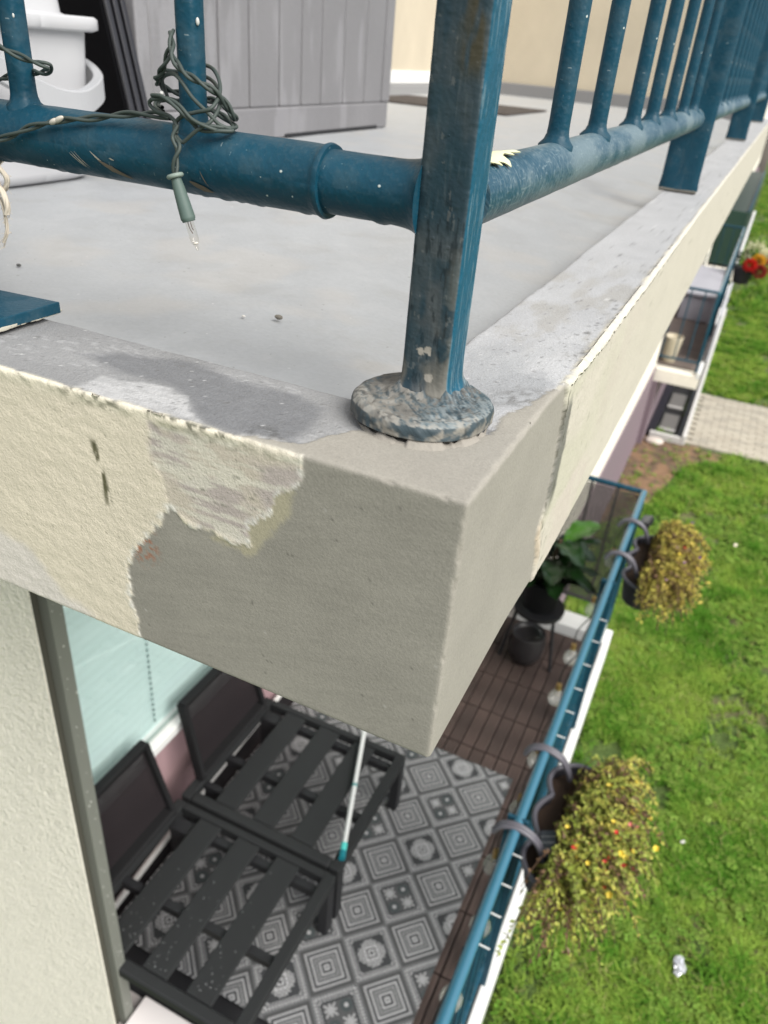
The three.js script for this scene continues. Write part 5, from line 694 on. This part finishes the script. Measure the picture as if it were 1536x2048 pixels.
{ // potted broad leaved plant with a stand
  const st = thing('plant_stand', 'black three legged stand carrying the potted green plant', 'plant stand', [-0.42, H, -3.50], undefined), cx = -0.44, cz = -3.50;
  part('tray', boxUV(new THREE.CylinderGeometry(0.155, 0.15, 0.03, 36).translate(cx, -2.625, cz)), M.black, st);
  for (const a of [0.55, 2.6, 4.6]) part('leg', sweep([cx + 0.13 * Math.cos(a), -2.635, cz + 0.13 * Math.sin(a)], [cx + 0.19 * Math.cos(a), H + 0.003, cz + 0.19 * Math.sin(a)], 0.010, 12, 1), M.black, st);
  const pl = thing('potted_plant', 'dark pot with broad glossy green leaves beside the lower railing', 'plant', [cx, -2.61, cz - 0.02]);
  const lat = (pts, x, y, z) => boxUV(new THREE.LatheGeometry(pts.map(p => new THREE.Vector2(p[0], p[1])), 36).translate(x, y, z));
  part('pot', lat([[0.001, 0], [0.095, 0], [0.125, 0.20], [0.132, 0.20], [0.132, 0.215], [0.118, 0.215], [0.116, 0.18], [0.001, 0.18]], cx, -2.609, cz), M.dark, pl);
  const r = rng(12), leaf = (base, dir, len, w, c) => { const n = 8, pos = [], cc = [], d = V(dir).normalize(), up = new THREE.Vector3(0, 1, 0), s = new THREE.Vector3().crossVectors(d, up).normalize(), nn = new THREE.Vector3().crossVectors(s, d); const P = (u, v) => { const wd = w * Math.pow(Math.sin(Math.PI * Math.min(1, Math.pow(u, 1.25) * 0.96 + 0.02)), 0.75); const wave = 0.012 * Math.sin(u * 17 + v * 2) * Math.abs(v); return V(base).addScaledVector(d, u * len).addScaledVector(s, v * wd).addScaledVector(nn, -0.3 * len * u * u + Math.abs(v) * wd * 0.32 + wave).toArray(); }; for (let i = 0; i < n; i++) for (const [v0, v1] of [[-1, -0.5], [-0.5, 0], [0, 0.5], [0.5, 1]]) { const A = P(i / n, v0), B = P((i + 1) / n, v0), C = P((i + 1) / n, v1), D = P(i / n, v1); pos.push(...A, ...B, ...C, ...A, ...C, ...D); for (let k = 0; k < 6; k++) cc.push(...scl(c, Math.abs(v0 + v1) < 1 ? 1.15 : 0.95)); } let g = new THREE.BufferGeometry(); g.setAttribute('position', new THREE.Float32BufferAttribute(pos, 3)); g.setAttribute('color', new THREE.Float32BufferAttribute(cc, 3)); g = mergeVertices(g, 1e-5); g.computeVertexNormals(); return g; };
  const bx = cx, bz = cz; part('stem', merge([sweep([bx, -2.44, bz], [bx + 0.03, -2.16, bz - 0.06], 0.011, 10, 1), sweep([bx - 0.03, -2.44, bz], [bx - 0.02, -2.22, bz + 0.06], 0.009, 10, 1), sweep([bx + 0.02, -2.44, bz], [bx + 0.06, -2.26, bz + 0.01], 0.008, 10, 1)]), plain([0.06, 0.04, 0.02], 0.8), pl);
  part('leaf', leaf([bx + 0.045, -2.20, bz - 0.09], [0.42, 0.42, -0.62], 0.27, 0.075, [0.04, 0.115, 0.014]), M.gloss, pl);
  for (let i = 0; i < 26; i++) { const a = i * 2.4 + r(), h = -2.42 + 0.26 * r(), el = 0.1 + 0.55 * r(), b = [bx + 0.02 * Math.cos(a), h, bz - 0.03 + 0.02 * Math.sin(a)]; part('leaf', leaf(b, [Math.cos(a), el, Math.sin(a)], 0.20 + r() * 0.10, 0.05 + r() * 0.028, scl([0.009, 0.028, 0.007], 0.6 + 0.8 * r())), M.gloss, pl); }
  const v = single('floor_pot', lat([[0.001, 0], [0.075, 0.0], [0.105, 0.06], [0.115, 0.14], [0.10, 0.20], [0.105, 0.215], [0.095, 0.215], [0.09, 0.17], [0.001, 0.16]], -0.455, H + 0.001, -3.44), plain([0.022, 0.020, 0.021], 0.35), 'dark glazed floor pot under the plant stand', 'pot');
}

// ---------------------------------------------------------------- balconies farther along
{
  const b = thing('balcony_slab', 'second lower balcony slab with cream end face beyond the paved path', 'balcony', [0, -3.22, -12.3]);
  part('slab_body', box(-1.6, 0, -3.2, -3.03, -15.1, -9.72, 0.006), M.cream, b); part('edge_kerb', box(-0.05, 0.004, -3.06, -2.985, -15.1, -9.715, 0.006), M.white, b);
  const bd = [], r = rng(4); const dm = [0.9, 1.1, 1].map(k => plain(scl([0.155, 0.125, 0.11], k), 0.8)), g = box(-0.72, 0.72, -0.012, 0.012, -0.062, 0.062, 0.003); for (let i = 0; i < 39; i++) place('deck_board', g, dm[Math.floor(r() * 3)], b, [-0.80, -3.012, -9.95 - i * 0.13]);
  const rl = thing('balcony_railing', 'teal railing of the second lower balcony behind the cream slab face', 'railing', [-0.06, -2.97, -12]); lowerRail(rl, -9.75, -15.0, [-11.5, -13.3], -2.0, [-1.5, [-9.78, -15.0]]);
  const cp = single('cream_pot', boxUV(new THREE.LatheGeometry([[0.001, 0], [0.085, 0], [0.115, 0.30], [0.12, 0.33], [0.108, 0.33], [0.1, 0.27], [0.001, 0.26]].map(p => new THREE.Vector2(...p)), 30).translate(-0.44, H + 0.001, -10.02)), plain([0.60, 0.53, 0.40], 0.6), 'tall cream pot on the second lower balcony by its near railing', 'pot');
  const gb = thing('storage_bench', 'pale grey bench box on the second lower balcony', 'bench', [-0.35, H, -13.2]); part('box', box(-0.60, -0.12, -2.999, -2.62, -14.2, -12.2, 0.02), plain([0.42, 0.42, 0.47], 0.5), gb); part('lid', box(-0.63, -0.10, -2.619, -2.57, -14.25, -12.15, 0.015), plain([0.46, 0.46, 0.51], 0.5), gb);
  single('rail_cover', box(0.006, 0.04, -2.98, -2.34, -12.2, -10.2, 0.02), plain([0.52, 0.52, 0.56], 0.5), 'pale grey board fixed outside the second lower balcony railing', 'board');
  // hanging pot with mums
  const hp = thing('hanging_pot', 'black pot of white red and yellow mums outside the second lower railing', 'flower pot', [0.12, -2.62, -13.9]); const px = 0.13, pz = -13.9;
  part('pot', boxUV(new THREE.CylinderGeometry(0.17, 0.12, 0.26, 26).translate(px, -2.55, pz)), M.black, hp); part('hook', curveTube([[px - 0.1, -2.42, pz], [-0.02, -2.2, pz], [-0.06, -1.975, pz], [-0.09, -2.05, pz]], 0.01, 8, 20), M.black, hp);
  const mum = (n, c, q, s, seed) => { const rr = rng(seed), pos = []; for (let i = 0; i < 260; i++) { const t = rr() * 6.283, u = rr() * 2 - 1, w = Math.sqrt(1 - u * u), d = V([w * Math.cos(t), u, w * Math.sin(t)]), e = V([rr() - 0.5, rr() - 0.5, rr() - 0.5]).cross(d).normalize(), R = s * (0.75 + 0.35 * rr()); const P = V(q).addScaledVector(d, R), a = P.clone().addScaledVector(e, 0.016), b2 = P.clone().addScaledVector(e, -0.016), cT = P.clone().addScaledVector(d, 0.03); pos.push(a.x, a.y, a.z, b2.x, b2.y, b2.z, cT.x, cT.y, cT.z); const f2e = new THREE.Vector3().crossVectors(d, e); const a2 = P.clone().addScaledVector(f2e, 0.016), b3 = P.clone().addScaledVector(f2e, -0.016); pos.push(a2.x, a2.y, a2.z, b3.x, b3.y, b3.z, cT.x, cT.y, cT.z); } const g = new THREE.BufferGeometry(); g.setAttribute('position', new THREE.Float32BufferAttribute(pos, 3)); g.computeVertexNormals(); part(n, g, std({ color: col(...c), roughness: 0.7, side: THREE.DoubleSide }), hp); };
  mum('leaves', [0.03, 0.07, 0.012], [px + 0.02, -2.36, pz - 0.05], 0.20, 1); mum('leaves', [0.04, 0.08, 0.015], [px + 0.12, -2.42, pz], 0.17, 2); mum('white_flowers', [0.74, 0.72, 0.52], [px + 0.10, -2.22, pz - 0.28], 0.17, 3); mum('white_flowers', [0.74, 0.72, 0.5], [px + 0.25, -2.26, pz - 0.14], 0.11, 4); mum('yellow_flowers', [0.72, 0.42, 0.02], [px + 0.17, -2.3, pz + 0.05], 0.10, 5); mum('red_flowers', [0.62, 0.015, 0.012], [px + 0.07, -2.34, pz + 0.22], 0.085, 6); mum('red_flowers', [0.30, 0.015, 0.015], [px + 0.24, -2.42, pz + 0.2], 0.09, 7); mum('red_flowers', [0.55, 0.01, 0.03], [px + 0.36, -2.28, pz - 0.1], 0.06, 8);
}
{ // third lower balcony closed in with dark green sheeting
  const b = thing('balcony_slab', 'third lower balcony slab with white edge strip farthest along', 'balcony', [0, -3.22, -20]); part('slab_body', box(-1.6, 0, -3.2, -3.0, -25, -16.5, 0.006), M.cream, b); part('edge_kerb', box(-0.05, 0.004, -3.0, -2.95, -25, -16.5), M.white, b);
  const s = thing('balcony_screen', 'dark green sheeting round the railing of the third lower balcony', 'screen', [-0.1, H, -20]); part('side_sheet', box(-0.09, -0.07, -2.94, -1.95, -24.9, -16.6), plain([0.008, 0.030, 0.022], 0.55), s); part('end_sheet', box(-1.55, -0.092, -2.94, -1.95, -16.64, -16.60), plain([0.008, 0.036, 0.024], 0.55), s);
  part('top_sheet', box(-1.55, -0.092, -1.99, -1.952, -24.9, -16.641), plain([0.007, 0.026, 0.020], 0.5), s); part('rail', sweep([-0.08, -1.93, -16.6], [-0.08, -1.93, -24.9], 0.02, 14, 1), M.teal, s);
}
{ // basement light well beside the plinth
  const w = thing('light_well', 'black framed light well with two grey covers and pale kerb beside the path', 'light well', [-0.2, GY, -11.5]), k = plain([0.55, 0.54, 0.52], 0.8);
  part('kerb', box(0.0, 0.055, GY - 0.05, GY + 0.14, -17.5, -10.02, 0.01), k, w); part('kerb', box(-0.42, -0.001, GY - 0.05, GY + 0.10, -10.08, -10.02, 0.01), k, w);
  part('frame', box(-0.46, -0.002, GY - 0.02, GY + 0.03, -17.4, -10.085), M.black, w); part('frame_side', box(-0.06, -0.003, GY + 0.031, GY + 0.10, -17.4, -10.09), plain([0.012, 0.015, 0.022], 0.4), w); part('frame_side', box(-0.46, -0.36, GY + 0.031, GY + 0.10, -17.4, -10.09), plain([0.012, 0.013, 0.022], 0.4), w);
  for (const z of [-10.62, -11.55]) { const p = part('cover', box(-0.33, -0.11, GY + 0.031, GY + 0.05, z - 0.34, z + 0.34, 0.01), plain([0.13, 0.125, 0.12], 0.7), w); part('cover_edge', box(-0.33, -0.11, GY + 0.0505, GY + 0.06, z + 0.25, z + 0.33), plain([0.36, 0.35, 0.34], 0.6), p); }
}
{ // stone by the well, wrapper and scraps on the lawn
  const g = new THREE.IcosahedronGeometry(0.10, 3), p = g.attributes.position; for (let i = 0; i < p.count; i++) { const k = 0.9 + 0.25 * f2(p.getX(i) * 14, p.getZ(i) * 14, 2); p.setXYZ(i, p.getX(i) * k * 1.2, p.getY(i) * 0.5 * k, p.getZ(i) * k * 0.8); } g.computeVertexNormals(); g.translate(-0.32, GY + 0.04, -9.86); single('stone', g, plain([0.55, 0.49, 0.44], 0.9), 'pale flat stone on the soil before the light well', 'stone');
  const foil = new THREE.IcosahedronGeometry(0.035, 3), q = foil.attributes.position; for (let i = 0; i < q.count; i++) { const k = 0.55 + 0.9 * h2(Math.round(q.getX(i) * 400), Math.round(q.getZ(i) * 400 + q.getY(i) * 900)); q.setXYZ(i, q.getX(i) * k * 0.8, q.getY(i) * k * 0.5, q.getZ(i) * k * 1.5); } foil.computeVertexNormals(); foil.translate(0.87, GY + 0.055, -2.64); single('foil_wrapper', foil, plain([0.75, 0.76, 0.80], 0.25, 0.6), 'crumpled silver wrapper on the grass lower right', 'wrapper');
  const sc = (x, z, s, c, label) => { const a = box(-s, s, 0, 0.006, -s * 0.5, s * 0.5, 0.002); a.rotateY(x * 9).translate(x, GY + 0.05, z); single('litter', a, plain(c, 0.8), label, 'litter'); };
  sc(0.79, -3.49, 0.016, [0.6, 0.58, 0.55], 'small pale scrap on the grass right of the near planter'); sc(0.86, -7.6, 0.03, [0.7, 0.62, 0.5], 'pale fallen leaf on the grass beyond the far planter');
}
{ // low dark wall and fence at the far end of the lawn, another wing of the building
  const w = thing('building_wing', 'cream wing of the building seen past the end of the upper slab', 'building', [2, GY, -48]);
  part('wall', box(-3.0, -0.25, -1.6, 3.2, -42.6, -42.1), M.cream, w);
  part('base_course', box(-3.0, -0.22, -4.15, -1.62, -42.8, -42.1), plain([0.16, 0.145, 0.135], 0.9), w);
  part('window', box(-2.0, -1.0, -0.6, 0.9, -42.09, -42.05), M.dark, w);
}
renderer.render(scene, camera);
